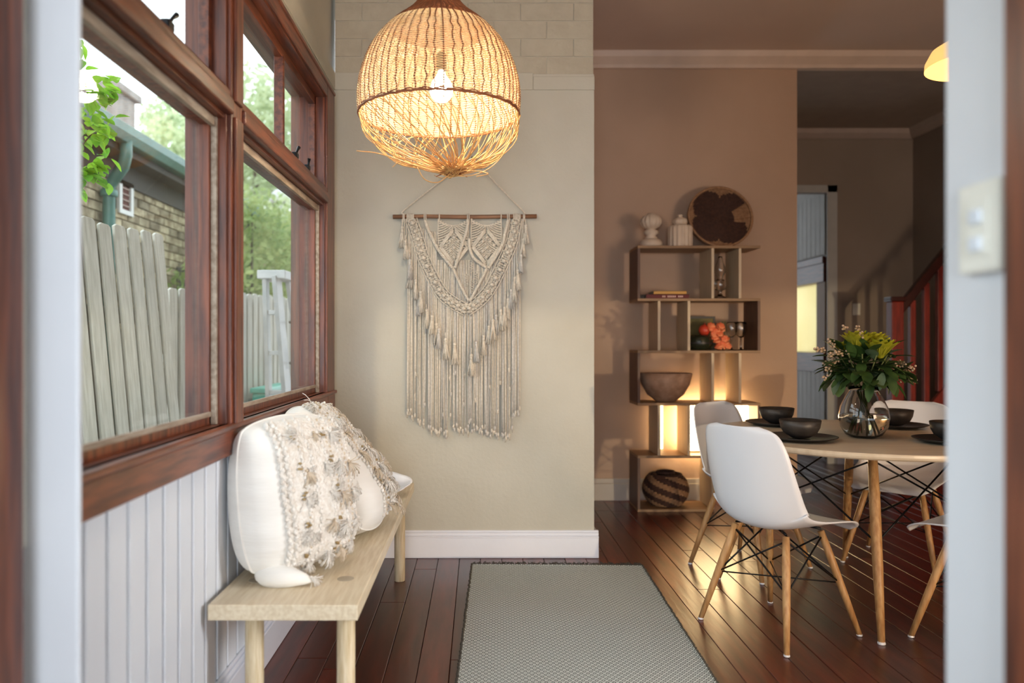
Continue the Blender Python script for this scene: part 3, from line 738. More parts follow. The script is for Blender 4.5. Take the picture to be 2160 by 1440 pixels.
# ------------------------------------------------------------------ cushions
def cushion(name, label, C, Rv, Uv, hw, hh, th, decor, ears=.06, seed=1):
    Rv = Vector(Rv).normalized(); Uv = Vector(Uv).normalized(); N = Rv.cross(Uv).normalized(); Uv = N.cross(Rv).normalized()
    rr = random.Random(seed)
    t = thing(name, label, 'cushion', C)
    def surf(u, v, s):          # u,v in -1..1 ; s = +1 front, -1 back
        k = max(0, (1-abs(u)**3.0))*max(0, (1-abs(v)**3.0))
        pinch = 1 - .015*(1-abs(v)**2)*abs(u)**2 ; pinch2 = 1 - .015*(1-abs(u)**2)*abs(v)**2
        ear = 1+ears*(abs(u)*abs(v))**6
        thick = th*(k**.48) * (1 + .04*sin(5*u+seed)*cos(4*v))
        sag = -.03*(1-v)*.5
        cu = sqrt(1-.30*v*v*u*u); p = Rv*(u*hw*pinch*cu) + Uv*(v*hh*pinch2*cu) + N*(s*thick*(1 + .18*(-v)))
        if s > 0: p += N*.004*sin(16*v+3*u)*(1-abs(u))
        return p
    for nm, s, mm in (('front_cover', 1, M_canvas), ('back_cover', -1, M_canvas)):
        mb = MB(); mb.grid(lambda a, b_: surf((2*a-1)*s, 2*b_-1, s), 36, 36)
        put(nm, mb.mesh(nm, True), mm, t)
    loop = [surf(-1+2*i/30, -1, 1) for i in range(30)] + [surf(1, -1+2*i/30, 1) for i in range(30)] + [surf(1-2*i/30, 1, 1) for i in range(30)] + [surf(-1, 1-2*i/30, 1) for i in range(30)]
    put('piping', MB().tube(loop, .004, 6, closed=True).mesh('piping', True), M_canvas, t)
    decor(t, surf, N, Rv, Uv, rr)
    return t
def tuft_mesh(seed, n=24, l=.058):
    rr = random.Random(seed); m_ = MB()
    m_.ball((0, .004, .004), .0055, 6, 4)
    for k in range(n):
        th = rr.gauss(0, .5); ll = l*rr.uniform(.7, 1.1); lift = rr.uniform(.05, .5)
        d = Vector((sin(th), -cos(th), 0)); c = Vector((rr.gauss(0,.004), 0, 0))
        m_.tube([(0,0,.002), d*ll*.45+Vector((0,0,.006+lift*.02))+c*.5, d*ll*.8+Vector((0,0,.004+lift*.018))+c, d*ll+Vector((0,0,lift*.006))+c*1.6], [.0014,.0014,.0013,.0011], 4)
    return m_.mesh('tuft', True)
tuf_w = [tuft_mesh(q) for q in range(4)]; tuf_b = [tuft_mesh(q+10) for q in range(4)]
for m_ in tuf_w: m_.materials.append(M_wool)
for m_ in tuf_b: m_.materials.append(M_brown_yarn)
def place_on(t, me, p, N, rr, sc=1.0, name='tuft'):
    o = put(name, me, None, t); o.location = p
    Rx = Vector((0,0,1)).cross(N).normalized(); Uy = N.cross(Rx).normalized()
    o.rotation_mode = 'QUATERNION'; o.rotation_quaternion = Matrix((Rx, Uy, N)).transposed().to_quaternion() @ Euler((0, 0, rr.gauss(0, .75))).to_quaternion(); o.scale = (sc, sc, sc)
    return o
def wool_patch(t, surf, N, u0, u1, v0, v1, nu=30, nv=60, amp=.005):
    mb = MB()
    def f(a, b_):
        u = u0+(u1-u0)*a; v = v0+(v1-v0)*b_
        e = 1 if 0 < a < 1 and 0 < b_ < 1 else 0
        return surf(u, v, 1) + N*(e*(.003 + amp*(.5+.5*sin(u*47)*sin(v*39+u*9))))
    mb.grid(f, nu, nv); put('wool_panel', mb.mesh('wool_panel', True), M_wool, t)
def braid_line(t, surf, N, u, v0, v1, m, n=34, r=.006):
    mb = MB()
    for i in range(n):
        v = v0+(v1-v0)*i/(n-1); p = surf(u+.012*(1 if i % 2 else -1), v, 1)+N*.006
        mb.ball(p, r, 7, 5, (1,1,1.25))
    put('braid_trim', mb.mesh('braid_trim', True), m, t)
def decor1(t, surf, N, Rv, Uv, rr):
    wool_patch(t, surf, N, -.62, .97, -.93, .95)
    for u in (-.64, -.54, -.30, -.12, .16, .44, .72): braid_line(t, surf, N, u, -.95, .95, M_wool, 44, .0085 if u < -.4 else .0065)
    for u in (-.3, .28, .58): braid_line(t, surf, N, u, -.9, .9, M_brown_yarn, 30, .0042)
    for u in (-.28, .08, .38, .7):
        for k in range(5):
            v = -.82 + k*.38 + rr.uniform(-.05,.05); p = surf(u+rr.uniform(-.04,.04), v, 1)+N*.008
            place_on(t, tuf_b[rr.randrange(4)] if rr.random() < .4 else tuf_w[rr.randrange(4)], p, N, rr, rr.uniform(.75,1.1))
    for u in (-.2, .25, .8):
        for k in range(5):
            v = -.9 + k*.42 + rr.uniform(-.06,.06); p = surf(min(.96,u+rr.uniform(-.05,.05)), v, 1)+N*.006
            place_on(t, tuf_w[rr.randrange(4)], p, N, rr, rr.uniform(.5,.8))
    mb = MB()
    for u in (-.36, .22):
        for k in range(5):
            v = -.75 + k*.37
            for q in range(3): mb.ball(surf(u+rr.uniform(-.03,.03), v+rr.uniform(-.05,.05), 1)+N*.012, .0065, 6, 4, (1,1,.6))
    put('sequins', mb.mesh('sequins'), M_brass, t, kind='stuff')
# rolled bottom corner flap of the first cushion is part of its cover
cu1 = cushion('cushion', 'nearest white tufted cushion standing on the bench front end against the wall', Vector((-.600, 2.45, .672)), (.5, .87, 0), (-.12, .0, 1), .235, .248, .125, decor1, .06, 1)
mb = MB()
fl_pts = spline([(-.66,2.30,.452),(-.61,2.275,.452),(-.55,2.27,.447),(-.498,2.285,.433)], 14)
mb.tube(fl_pts, [.028,.033,.036,.037,.037,.036,.035,.033,.031,.028,.024,.020,.016,.010,.004], 12)
part('folded_corner', mb, M_canvas, cu1, True)
place_on(cu1, tuf_w[1], Vector((-.503,2.275,.445))-cu1.location, Vector((.7,-.4,.2)), R, .8)
def decor2(t, surf, N, Rv, Uv, rr):
    wool_patch(t, surf, N, -.35, .97, -.95, .95)
    for u in (-.34, -.1, .2, .5, .8): braid_line(t, surf, N, u, -.93, .93, M_wool, 40, .006)
    for u in (-.22, .34): braid_line(t, surf, N, u, -.93, .93, M_brown_yarn, 44, .0045)
    for u in (-.2, .08, .36, .66, .92):
        for k in range(7):
            v = -.88 + k*.29 + rr.uniform(-.05,.05); p = surf(min(.97,u+rr.uniform(-.05,.05)), v, 1)+N*.008
            place_on(t, tuf_b[rr.randrange(4)] if rr.random() < .5 else tuf_w[rr.randrange(4)], p, N, rr, rr.uniform(.75,1.2))
    mb = MB()
    for k in range(14): mb.ball(surf(rr.uniform(-.25,.3), -.9+.13*k, 1)+N*.012, .005, 6, 4)
    put('sequins', mb.mesh('sequins'), M_brass, t, kind='stuff')
cu2 = cushion('cushion', 'farther white tufted cushion leaning back to the window beside the plate', Vector((-.555, 2.97, .668)), (.10, 1, 0), (-.72, .10, 1), .23, .285, .115, decor2, .07, 2)
place_on(cu2, tuf_w[2], Vector((-.37,2.93,.62))-cu2.location, Vector((.8,-.2,.8)), R, 1.2)

# plate on bench with a pewter scoop
pl = thing('plate', 'white scalloped plate standing at the far end of the bench', 'plate', (-.435, 3.62, BH))
mb = MB()
def dish(a, rr2): # angle, radius 0..1
    w_ = 1+.07*sin(3*a+.6)+.04*sin(5*a)
    r = .105*rr2*w_; z = .010 + .040*max(0, rr2-.45)**1.3*1.6
    return (r*cos(a), r*sin(a), z)
mb.grid(lambda u, v: dish(2*pi*v, .02+.98*u), 12, 48)
o = lpart('dish', mb, M_porcelain, pl, True); so = o.modifiers.new('solid', 'SOLIDIFY'); so.thickness = .005
o.rotation_euler = (radians(17), radians(4), 0); o.location = (0, 0, .033)
lpart('foot', MB().lathe([(.03,0),(.034,.002),(.03,.03)], 24), M_porcelain, pl, True)
sc = thing('scoop', 'dark pewter scoop resting in the white plate on the bench', 'scoop', (-.455, 3.575, BH+.035))
mb = MB(); mb.grid(lambda u, v: (.035*u*cos(2*pi*v), .05*u*sin(2*pi*v), .012*u*u), 8, 24)
o = lpart('bowl', mb, M_pewter, sc, True); so = o.modifiers.new('solid', 'SOLIDIFY'); so.thickness = .004; o.rotation_euler = (radians(12), 0, 0)
lpart('handle', MB().tube([(-.03,.0,.008),(-.06,-.01,.02),(-.095,-.02,.026)], [.006,.004,.006], 8), M_pewter, sc, True)

# ------------------------------------------------------------------ shelf
SY0, SY1 = 5.15, 5.43
ZB = [0.0, .365, .722, 1.078, 1.432, 1.79]; XA, XB = 1.078, 1.912
T = .018
shf = thing('bookshelf', 'stepped open oak bookshelf of five offset tiers against the far wall', 'shelf', ((XA+XB)/2, (SY0+SY1)/2, 0))
for i, z in enumerate(ZB):
    x1 = 1.60 if i == 0 else XB
    part('shelf_board', MB().box(XA, x1, SY0, SY1, z, z+T), M_shelf, shf, bev=.0015)
def upr(x, i, m, y0=SY0, name='upright'):
    part(name, MB().box(x, x+T, y0+.001, SY1, ZB[i]+T, ZB[i+1]), m, shf, bev=.001)
for i in (0, 2, 4):
    upr(XA, i, M_shelf_dark, name='side_panel'); upr(1.580, i, M_shelf_pale)
    if i: upr(1.765, i, M_shelf_pale)
for i in (1, 3):
    upr(1.215, i, M_shelf_pale); upr(1.418, i, M_shelf_pale); upr(XB-T, i, M_shelf_dark, name='side_panel')
ZT = [z+T for z in ZB]
def topz(i): return ZT[i]
t = thing('vase', 'white turned totem vase with a ribbed ball top on the bookshelf', 'vase', (1.195, 5.27, topz(5)))
lpart('base', MB().lathe([(.07,0),(.078,.012),(.078,.035),(.062,.055),(.04,.062)], 32), M_ceramic, t, True)
lpart('neck', MB().lathe([(.03,.055),(.046,.068),(.03,.082),(.05,.098),(.05,.112),(.032,.125),(.03,.135)], 32), M_ceramic, t, True)
lpart('ribbed_ball', MB().lathe([(.03,.128),(.058,.145),(.072,.17),(.070,.195),(.05,.220),(.026,.232),(.02,.240)], 64, flute=.05, nf=14), M_ceramic, t, True)
t = thing('jar', 'white ribbed lidded jar between the totem vase and the round basket', 'jar', (1.395, 5.26, topz(5)))
lpart('body', MB().lathe([(.078,0),(.082,.006),(.082,.135),(.070,.150),(.04,.155)], 96, flute=.04, nf=16), M_ceramic, t, True)
lpart('lid', MB().lathe([(.036,.155),(.045,.160),(.052,.178),(.046,.195),(.02,.205),(.014,.212),(.02,.222),(.008,.23)], 32, flute=.05, nf=8), M_ceramic, t, True)
# woven round tray, leaning
t = thing('basket_tray', 'large round dark brown woven tray leaning on the wall above the bookshelf', 'basket', (1.70, 5.335, topz(5)))
r0 = .222
tilt = radians(14)
def tray(mb, rs, fn, z0=0):
    for r in rs:
        mb.tube([(r*cos(2*pi*k/72), -.03*(r/r0)**3*1.2 , r0+r*sin(2*pi*k/72)) for k in range(72)], .0052, 5, closed=True)
petal = lambda a, r: r < r0*(.70+.28*abs(cos(2*(a-.9)))**.6) and not (.05 < (a%6.283) < .75 and r > .5*r0)
mbd = MB(); mbt = MB()
for i in range(24):
    r = .006 + i*.0092
    cur = []; state = None
    n = 96
    for k in range(n+1):
        a = 2*pi*k/n; p = (r*cos(a), -.05*(r/r0)**3, r0+r*sin(a)); s2 = petal(a+.25, r)
        if state is None: state = s2
        if s2 != state or k == n:
            cur.append(p)
            if len(cur) > 1: (mbd if state else mbt).tube(cur, .0056, 5)
            cur = []; state = s2
        cur.append(p)
o = lpart('dark_coils', mbd, M_basket_brown, t, True, kind='stuff'); o.rotation_euler = (-tilt, 0, 0)
o = lpart('tan_coils', mbt, M_basket_tan, t, True, kind='stuff', label='tan woven coils between the dark petals'); o.rotation_euler = (-tilt, 0, 0)
o = lpart('rim', MB().tube([(r0*1.0*cos(2*pi*k/72), -.052, r0+r0*sin(2*pi*k/72)) for k in range(72)], .009, 6, closed=True), M_basket_tan, t, True); o.rotation_euler = (-tilt, 0, 0)
# books
def book(x0, x1, y0, y1, z, h, m, label, letters=False):
    t = thing('book', label, 'book', ((x0+x1)/2, (y0+y1)/2, z))
    part('cover', MB().box(x0, x1, y0, y1, z, z+.003).box(x0, x1, y0, y1, z+h-.003, z+h).box(x0, x1, y0, y0+.003, z, z+h), m, t, bev=.001)
    part('pages', MB().box(x0+.004, x1-.004, y0+.003, y1-.004, z+.003, z+h-.003), M_paper, t)
    if letters:
        mb = MB(); x = x0+.11
        for wlen in (2, 5, 3):
            for q in range(wlen):
                mb.box(x, x+.009, y0-.0008, y0, z+h*.3, z+h*.7); x += .012
            x += .012
        part('spine_lettering', mb, M_letter, t)
zb = topz(4)
book(1.145, 1.44, 5.19, 5.38, zb, .030, M_bookr, 'maroon book lying at the bottom of the shelf pile', True)
book(1.195, 1.42, 5.185, 5.36, zb+.030, .022, M_booky, 'thin mustard yellow book on top of the maroon book')
t = thing('box', 'small black box lying left of the books on the bookshelf', 'box', (1.118, 5.26, zb))
lpart('case', MB().box(-.018, .018, -.05, .05, 0, .02), M_bookk, t, bev=.003)
lpart('lid', MB().box(-.019, .019, -.051, .051, .0201, .028), M_bookk, t, bev=.002)
# hurricane glass
def goblet(name, x, y, z, s, label, group=None, prof=None, cat='glass'):
    t = thing(name, label, cat, (x, y, z), group=group)
    prof = prof or [(.034,0),(.034,.003),(.006,.008),(.0045,.02),(.0045,.085),(.012,.092),(.030,.11),(.038,.14),(.036,.175),(.032,.195)]
    inner = [(max(.001, r-.002), q+.001) for r, q in prof if q >= .092][::-1]
    lpart('glass_body', MB().lathe([(r*s, q*s) for r, q in prof+inner], 28), M_glass, t, True)
    return t
goblet('candle_glass', 1.67, 5.25, zb, 1.25, 'tall clear glass candle holder in the narrow top cubby', prof=[(.036,0),(.036,.006),(.012,.02),(.010,.045),(.03,.055),(.034,.085),(.030,.10),(.012,.112),(.016,.125),(.03,.15),(.028,.175),(.012,.22),(.010,.235)], cat='candle holder')
z3 = topz(3)
# picture, green bowl, coral flowers, wine glasses
t = thing('picture_frame', 'small dark framed olive print at the back of the second tier', 'picture', (1.55, 5.40, z3))
lpart('frame', MB().box(-.11,.13,-.012,.0,0,.016).box(-.11,.13,-.012,.0,.224,.24).box(-.11,-.095,-.012,0,.016,.224).box(.115,.13,-.012,0,.016,.224), M_frame_dark, t)
lpart('print', MB().box(-.095,.115,-.006,-.002,.016,.224), M_pic, t)
t = thing('bowl', 'dark green glazed bowl beside the coral flowers on the bookshelf', 'bowl', (1.525, 5.24, z3))
lpart('body', MB().lathe([(.05,0),(.075,.012),(.088,.045),(.084,.085),(.062,.105),(.056,.105),(.074,.08),(.078,.045),(.06,.02),(.01,.012)], 36), M_darkgreen, t, True)
lpart('band', MB().lathe([(.0885,.044),(.090,.05),(.0885,.056)], 36, cap=False), M_black, t, True)
t = thing('pomegranate', 'red ball fruit resting on the dark green bowl', 'fruit', (1.56, 5.24, z3+.105))
lpart('flesh', MB().ball((0,0,.034), .042, 16, 10, (1,1,.95)), mat('red_fruit_skin', srgb(188,62,40), .4), t, True)
lpart('crown', MB().lathe([(.005,.07),(.012,.085),(.004,.08)], 8), mat('brown_fruit_crown', srgb(110,50,34), .6), t)
t = thing('coral_flowers', 'cluster of coral orange flowers right of the green bowl', 'flowers', (1.665, 5.22, z3))
lpart('pot', MB().lathe([(.025,0),(.036,.01),(.038,.045),(.03,.05)], 20), M_basket_brown, t, True)
bmh = MB()
for q in range(6): bmh.ball((.009*cos(q*1.05), .009*sin(q*1.05), .003), .010, 6, 4, (1,1,.6))
bmh.ball((0,0,.004), .006, 6, 4); me = bmh.mesh('blossom', True); me.materials.append(M_coral)
for q in range(30):
    h = R.uniform(.0,.19); lpx = -.07*h/.19+R.uniform(-.045,.05)*(1-h*2)
    o = put('blossom', me, None, t); o.location = (lpx+.01, R.uniform(-.045,.0), .02+h); o.rotation_euler = (R.uniform(0,1.5), R.uniform(-.6,.6), 0); o.scale = (1.5,)*3
mb = MB()
for q in range(6): mb.tube([(0,0,.03),(R.uniform(-.05,.02),-.02,.1),(R.uniform(-.08,.03),-.02,.2)], .002, 4)
lpart('stems', mb, M_stem, t)
for q, (x, y) in enumerate(((1.745,5.24),(1.80,5.22),(1.835,5.30))):
    goblet('wine_glass', x, y, z3, 1.0, ('clear stemmed wine glass nearest the coral flowers', 'middle clear stemmed wine glass on the second tier', 'clear stemmed wine glass by the dark right side panel')[q], 'wine glasses on the second tier')
t = thing('bowl', 'wide brown turned bowl on the third tier of the bookshelf', 'bowl', (1.30, 5.285, topz(2)))
lpart('body', MB().lathe([(.055,0),(.07,.004),(.125,.05),(.165,.12),(.182,.19),(.176,.192),(.158,.125),(.118,.06),(.06,.014),(.01,.012)], 48), M_stone, t, True)
lpart('rim', MB().lathe([(.176,.19),(.183,.194),(.176,.198)], 48, cap=False), M_stone, t, True)
# woven pot on the bottom tier
t = thing('woven_basket', 'round lidded striped basket on the bottom tier of the bookshelf', 'basket', (1.30, 5.28, topz(0)))
ma = MB(); mbb = MB()
for i in range(26):
    u = i/25; zz_ = .012+.225*u; r = .155*sqrt(max(.05, 1-((u-.47)/.62)**2)) if u < .93 else .06
    seg = 72; cur = []; state = None
    for k in range(seg+1):
        a = 2*pi*k/seg; s2 = ((a*1.6 + u*7) % 2.4) < 1.2 or u > .9
        if state is None: state = s2
        p = (r*cos(a), r*sin(a), zz_)
        if s2 != state or k == seg:
            cur.append(p)
            if len(cur) > 1: (ma if state else mbb).tube(cur, .0055, 5)
            cur = []; state = s2
        cur.append(p)
lpart('dark_stripes', ma, M_basket_brown, t, True, kind='stuff'); lpart('tan_stripes', mbb, M_basket_tan, t, True, kind='stuff', label='tan woven stripes')
lpart('base', MB().lathe([(.07,0),(.09,.008)], 32), M_basket_brown, t)
# glowing light box on the fourth tier
t = thing('light_box', 'glowing warm light box standing in the fourth tier of the bookshelf', 'lamp', (1.66, 5.38, topz(1)))
part('diffuser', MB().box(1.445, 1.885, 5.30, 5.495, topz(1)+.012, ZB[2]-.012), M_lantern, t, bev=.006)
part('frame', MB().box(1.44, 1.89, 5.295, 5.42, topz(1), topz(1)+.012).box(1.44, 1.89, 5.295, 5.42, ZB[2]-.012, ZB[2]-.001), M_shelf_pale, t)
t = thing('light_tube', 'upright glowing light tube behind the left cubby of the fourth tier', 'lamp', (1.315, 5.475, ZB[1]+T))
part('tube', MB().lathe([(.012,0),(.014,.004),(.014,.325),(.012,.33)], 16, (1.315, 5.475, ZB[1]+T)), emit('warm_tube', (1,.74,.38,1), 5), t, True)
part('cap', MB().lathe([(.015,.33),(.015,.338)], 16, (1.315, 5.475, ZB[1]+T)), M_shelf_pale, t)

# ------------------------------------------------------------------ chairs
def shell_mb():
    cl = [(.240,.402),(.222,.424),(.17,.436),(.08,.432),(-.02,.422),(-.11,.420),(-.175,.440),(-.208,.495),(-.226,.57),(-.240,.65),(-.252,.73),(-.259,.785),(-.262,.812),(-.263,.828)]
    hwt = [.15,.195,.218,.228,.232,.233,.232,.228,.222,.214,.203,.186,.160,.105]
    rs = [-.006,0,.014,.030,.050,.072,.090,.092,.082,.070,.058,.046,.036,.028]
    P3 = spline([(a, b_, 0) for a, b_ in cl], 52); H3 = spline([(h, r, 0) for h, r in zip(hwt, rs)], 52)
    mb = MB()
    def f(u, v):
        i = min(52, int(round(u*52))); p = P3[i]; h = H3[i].x; r = H3[i].y
        t = P3[min(52,i+1)]-P3[max(0,i-1)]; nrm = Vector((0, -t.y, t.x)).normalized()   # (x,y,z)
        nrm = Vector((0, t.y, -t.x)).normalized()
        s = 2*v-1
        q = abs(s)**2.3
        return Vector((s*h, p.x, p.y)) + nrm*(r*q)
    mb.grid(f, 52, 22); return mb
shell_me = shell_mb().mesh('shell', True)
def leg_mb(top, foot, r0=.0155, r1=.0105):
    t_, f_ = Vector(top), Vector(foot)
    return MB().tube([t_, t_.lerp(f_,.25), t_.lerp(f_,.6), f_], [r0*.85, r0, r0*.92, r1], 12)
def make_chair(label, shellmat, loc, ang):
    t = thing('dining_chair', label, 'chair', loc, ang, 'shell chairs around the dining table')
    me = shell_me.copy() if shellmat is not M_shell else shell_me
    if not me.materials: me.materials.append(shellmat)
    o = put('shell', me, None, t); s2 = o.modifiers.new('solid', 'SOLIDIFY'); s2.thickness = .0055; s2.offset = 0
    F = {}
    for (sx2, sy2) in ((-1,1),(1,1),(-1,-1),(1,-1)):
        top = (sx2*.125, sy2*.10 -.01, .405); foot = (sx2*.215, (.20 if sy2 > 0 else -.215), .004)
        F[(sx2, sy2)] = (Vector(top), Vector(foot))
        l = lpart('leg', leg_mb(top, foot), M_oakleg, t, True)
        lpart('foot_cap', MB().lathe([(.010,0),(.012,.002),(.011,.008)], 12, (foot[0], foot[1], 0)), M_shell, l)
    wr = MB()
    at_ = lambda k, u: F[k][0].lerp(F[k][1], u)
    ks = [(-1,1),(1,1),(1,-1),(-1,-1)]
    for a, b_ in zip(ks, ks[1:]+ks[:1]):
        wr.tube([at_(a,.04), at_(b_,.50)], .0036, 6); wr.tube([at_(b_,.04), at_(a,.50)], .0036, 6)
    wr.tube([at_(ks[0],.5), at_(ks[2],.5)], .003, 6); wr.tube([at_(ks[1],.5), at_(ks[3],.5)], .003, 6)
    for k in ks:
        wr.tube([at_(k,.0)+Vector((0,0,.008)), Vector((k[0]*.09, k[1]*.08-.01, .418))], .005, 6)
        wr.ball(at_(k,.50), .009, 8, 5); wr.ball(at_(k,.06), .010, 8, 5)
    lpart('wire_brace', wr, M_wire, t, True)
    return t
def ang_of(fx, fy): return atan2(fy, fx) - pi/2
make_chair('nearest white shell chair with its back to the rug', M_shell, (1.215, 3.07, 0), ang_of(.88, .475))
make_chair('cream shell chair in front of the bookshelf', M_shell_beige, (1.40, 3.90, 0), ang_of(.6, -.8))
make_chair('white shell chair behind the table near the stairs', M_shell, (2.20, 3.97, 0), ang_of(-.69, -.72))
make_chair('white shell chair at right, mostly hidden by the wall', M_shell, (1.98, 2.93, 0), ang_of(-.59, .80))

# ------------------------------------------------------------------ table
TX, TY, TR, TH = 1.75, 3.48, .67, .73
t = thing('dining_table', 'round pale dining table on splayed wooden legs with black wire braces', 'table', (TX, TY, 0))
part('table_top', MB().lathe([(TR-.012,TH-.026),(TR-.003,TH-.020),(TR,TH-.012),(TR,TH-.003),(TR-.003,TH)], 96, (TX, TY, 0)), M_tabletop, t, False)
fe = [(-.23,-.63),(.63,-.23),(.23,.63),(-.63,.23)]; F = []
for (a, b_) in fe:
    top = Vector((TX+a*.58, TY+b_*.58, TH-.05)); foot = Vector((TX+a*.93, TY+b_*.93, .004)); F.append((top, foot))
    l = part('leg', leg_mb(top, foot, .021, .013), M_oakleg, t, True)
    part('foot_cap', MB().lathe([(.014,0),(.015,.003),(.013,.01)], 12, (foot.x, foot.y, 0)), M_shell, l)
wr = MB(); at_ = lambda k, u: F[k][0].lerp(F[k][1], u)
for k in range(4):
    j = (k+1) % 4; wr.tube([at_(k,.02), at_(j,.48)], .004, 6); wr.tube([at_(j,.02), at_(k,.48)], .004, 6); wr.ball(at_(k,.48), .011, 8, 5); wr.ball(at_(k,.03), .013, 8, 5)
    wr.tube([at_(k,-.02)+Vector((0,0,.01)), Vector((TX+fe[k][0]*.4, TY+fe[k][1]*.4, TH-.028))], .007, 6)
part('wire_brace', wr, M_wire, t, True)
for q, (x, y) in enumerate(((1.385,3.27),(1.515,3.86),(2.06,3.76),(1.985,3.18))):
    lab = (('charcoal plate nearest the front shell chair', 'charcoal bowl on the plate nearest the front shell chair'),
           ('charcoal plate at the bookshelf side of the table', 'charcoal bowl at the bookshelf side of the table'),
           ('charcoal plate behind the vase on the stair side', 'charcoal bowl behind the vase on the stair side'),
           ('charcoal plate at the right edge, cut by the wall', 'charcoal bowl at the right edge, cut by the wall'))[q]
    p = thing('dinner_plate', lab[0], 'plate', (x, y, TH), group='charcoal plates on the dining table')
    lpart('plate_body', MB().lathe([(.09,0),(.12,.006),(.150,.016),(.152,.019),(.146,.019),(.115,.010),(.01,.007)], 48), M_black, p, True)
    lpart('foot_ring', MB().lathe([(.08,-.0),(.082,.002),(.08,.004)], 32, cap=False), M_black, p)
    c = thing('cereal_bowl', lab[1], 'bowl', (x, y, TH+.011), group='charcoal bowls on the dining table')
    lpart('bowl_body', MB().lathe([(.035,0),(.042,.004),(.068,.022),(.080,.045),(.085,.074),(.081,.075),(.074,.045),(.058,.022),(.01,.012)], 40), M_blackbowl, c, True)
    lpart('rim', MB().lathe([(.081,.074),(.0835,.0775),(.0855,.074)], 40, cap=False), M_black, c, True)
# vase + bouquet
VX, VY = 1.705, 3.36
t = thing('glass_vase', 'round clear glass vase holding green flowers on the table', 'vase', (VX, VY, TH))
vp = [(.045,0),(.075,.012),(.098,.05),(.104,.09),(.096,.135),(.078,.175),(.062,.205),(.058,.225)]
lpart('vase_body', MB().lathe(vp + [(r-.003, z+.001) for r, z in vp if z > .01][::-1] + [(.04,.008)], 48), M_glass, t, True)
lpart('water', MB().lathe([(.04,.0095),(.071,.0145),(.0935,.05),(.0995,.085),(.0985,.10)], 40), M_water, t, True)
bq = thing('bouquet', 'bouquet of chartreuse blooms, dark leaves and pink sprigs in the vase', 'flowers', (VX, VY, TH+.03))
for k in range(12):
    a = 2*pi*k/12; lpart('stem', MB().tube([(.05*cos(a+2),.05*sin(a+2),0), (.015*cos(a),.015*sin(a),.14), (.05*cos(a),.05*sin(a),.24), (.11*cos(a),.11*sin(a),.34)], .003, 5), M_stem, bq, True)
def leaf_mesh(l, w, name='leaf', m=None, seg=4):
    mb = MB()
    for i in range(seg+1):
        u = i/seg; ww = w*sin(pi*min(.97,max(.05,u)))**.8; b0 = len(mb.v)
        mb.v += [(-ww, l*u, .25*ww-.15*l*u*u), (0, l*u, -.15*l*u*u), (ww, l*u, .25*ww-.15*l*u*u)]
        if i: mb.f += [(b0-3,b0-2,b0+1,b0), (b0-2,b0-1,b0+2,b0+1)]
    me = mb.mesh(name, True)
    if m: me.materials.append(m)
    return me
lf = [leaf_mesh(.10,.022,m=M_leafdark), leaf_mesh(.085,.030,m=M_leafdark), leaf_mesh(.09,.018,m=M_leafsage), leaf_mesh(.075,.028,m=M_leafsage)]
for k in range(200):
    a = R.uniform(0, 2*pi); e = R.uniform(-.5, 1.2); rr2 = R.uniform(.05,.165)
    d = Vector((cos(a)*cos(e), sin(a)*cos(e), sin(e)*.8)); p = Vector((0,0,.27)) + Vector((d.x*rr2*.95, d.y*rr2*.95, d.z*rr2*.85))
    o = put('leaf', lf[0 if R.random() < .45 else (1 if R.random() < .55 else R.choice((2,3)))], None, bq); o.location = p
    o.rotation_mode = 'QUATERNION'; o.rotation_quaternion = (d+Vector((R.gauss(0,.5),R.gauss(0,.5),R.gauss(-.15,.5)))).to_track_quat('Y','Z')
pt = leaf_mesh(.05,.016,'petal',M_bloom)
for (dx, dy, dz, s2) in ((-.055,-.05,.385,1.6),(.03,-.08,.345,1.8),(.06,.03,.39,1.4),(-.06,.05,.36,1.2)):
    bo = lpart('bloom', MB().ball((0,0,0), .022, 10, 6, (1,1,1.2)), M_bloom, bq, True); bo.location = (dx, dy, dz)
    for ring, n in ((.15,6),(.38,9),(.62,12)):
        for k in range(n):
            a = 2*pi*k/n+ring; d = Vector((cos(a)*ring, sin(a)*ring, .9))
            o = put('petal', pt, None, bo); o.rotation_mode = 'QUATERNION'; o.rotation_quaternion = d.to_track_quat('Y','Z'); o.location = Vector((cos(a),sin(a),0))*.014-Vector((0,0,.02)); o.scale = (s2,)*3
wxm = MB()
for q in range(7): wxm.ball((R.gauss(0,.010),R.gauss(0,.010),R.gauss(0,.010)), .0055, 6, 4)
wxme = wxm.mesh('blossom_sprig', True); wxme.materials.append(M_wax)
for k in range(34):
    left = k % 2; c = Vector((-.155,-.02,.32)) if left else Vector((.165,-.02,.27))
    if k % 5 == 0: c = Vector((-.09,-.03,.40))
    o = put('blossom_sprig', wxme, None, bq); o.location = c + Vector((R.gauss(0,.028),R.gauss(0,.03),R.gauss(0,.045))); o.rotation_euler = (R.uniform(0,3),R.uniform(0,3),0)

# ------------------------------------------------------------------ second pendant (right, cut by the wall)
t = thing('pendant_lamp', 'lit amber dome pendant lamp at right, half hidden by the wall', 'lamp', (2.115, 3.2, 2.32))
lpart('shade', MB().lathe([(.205,0),(.203,.03),(.18,.075),(.13,.105),(.06,.125),(.03,.135)], 48, cap=False), M_pend, t, True)
lpart('flex', MB().tube([(0,0,.13),(0,0,.91)], .004, 6), M_wire, t)
lpart('bulb', MB().ball((0,0,.07), .035, 14, 8), emit('amber_bulb', (1,.70,.40,1), 60), t, True)

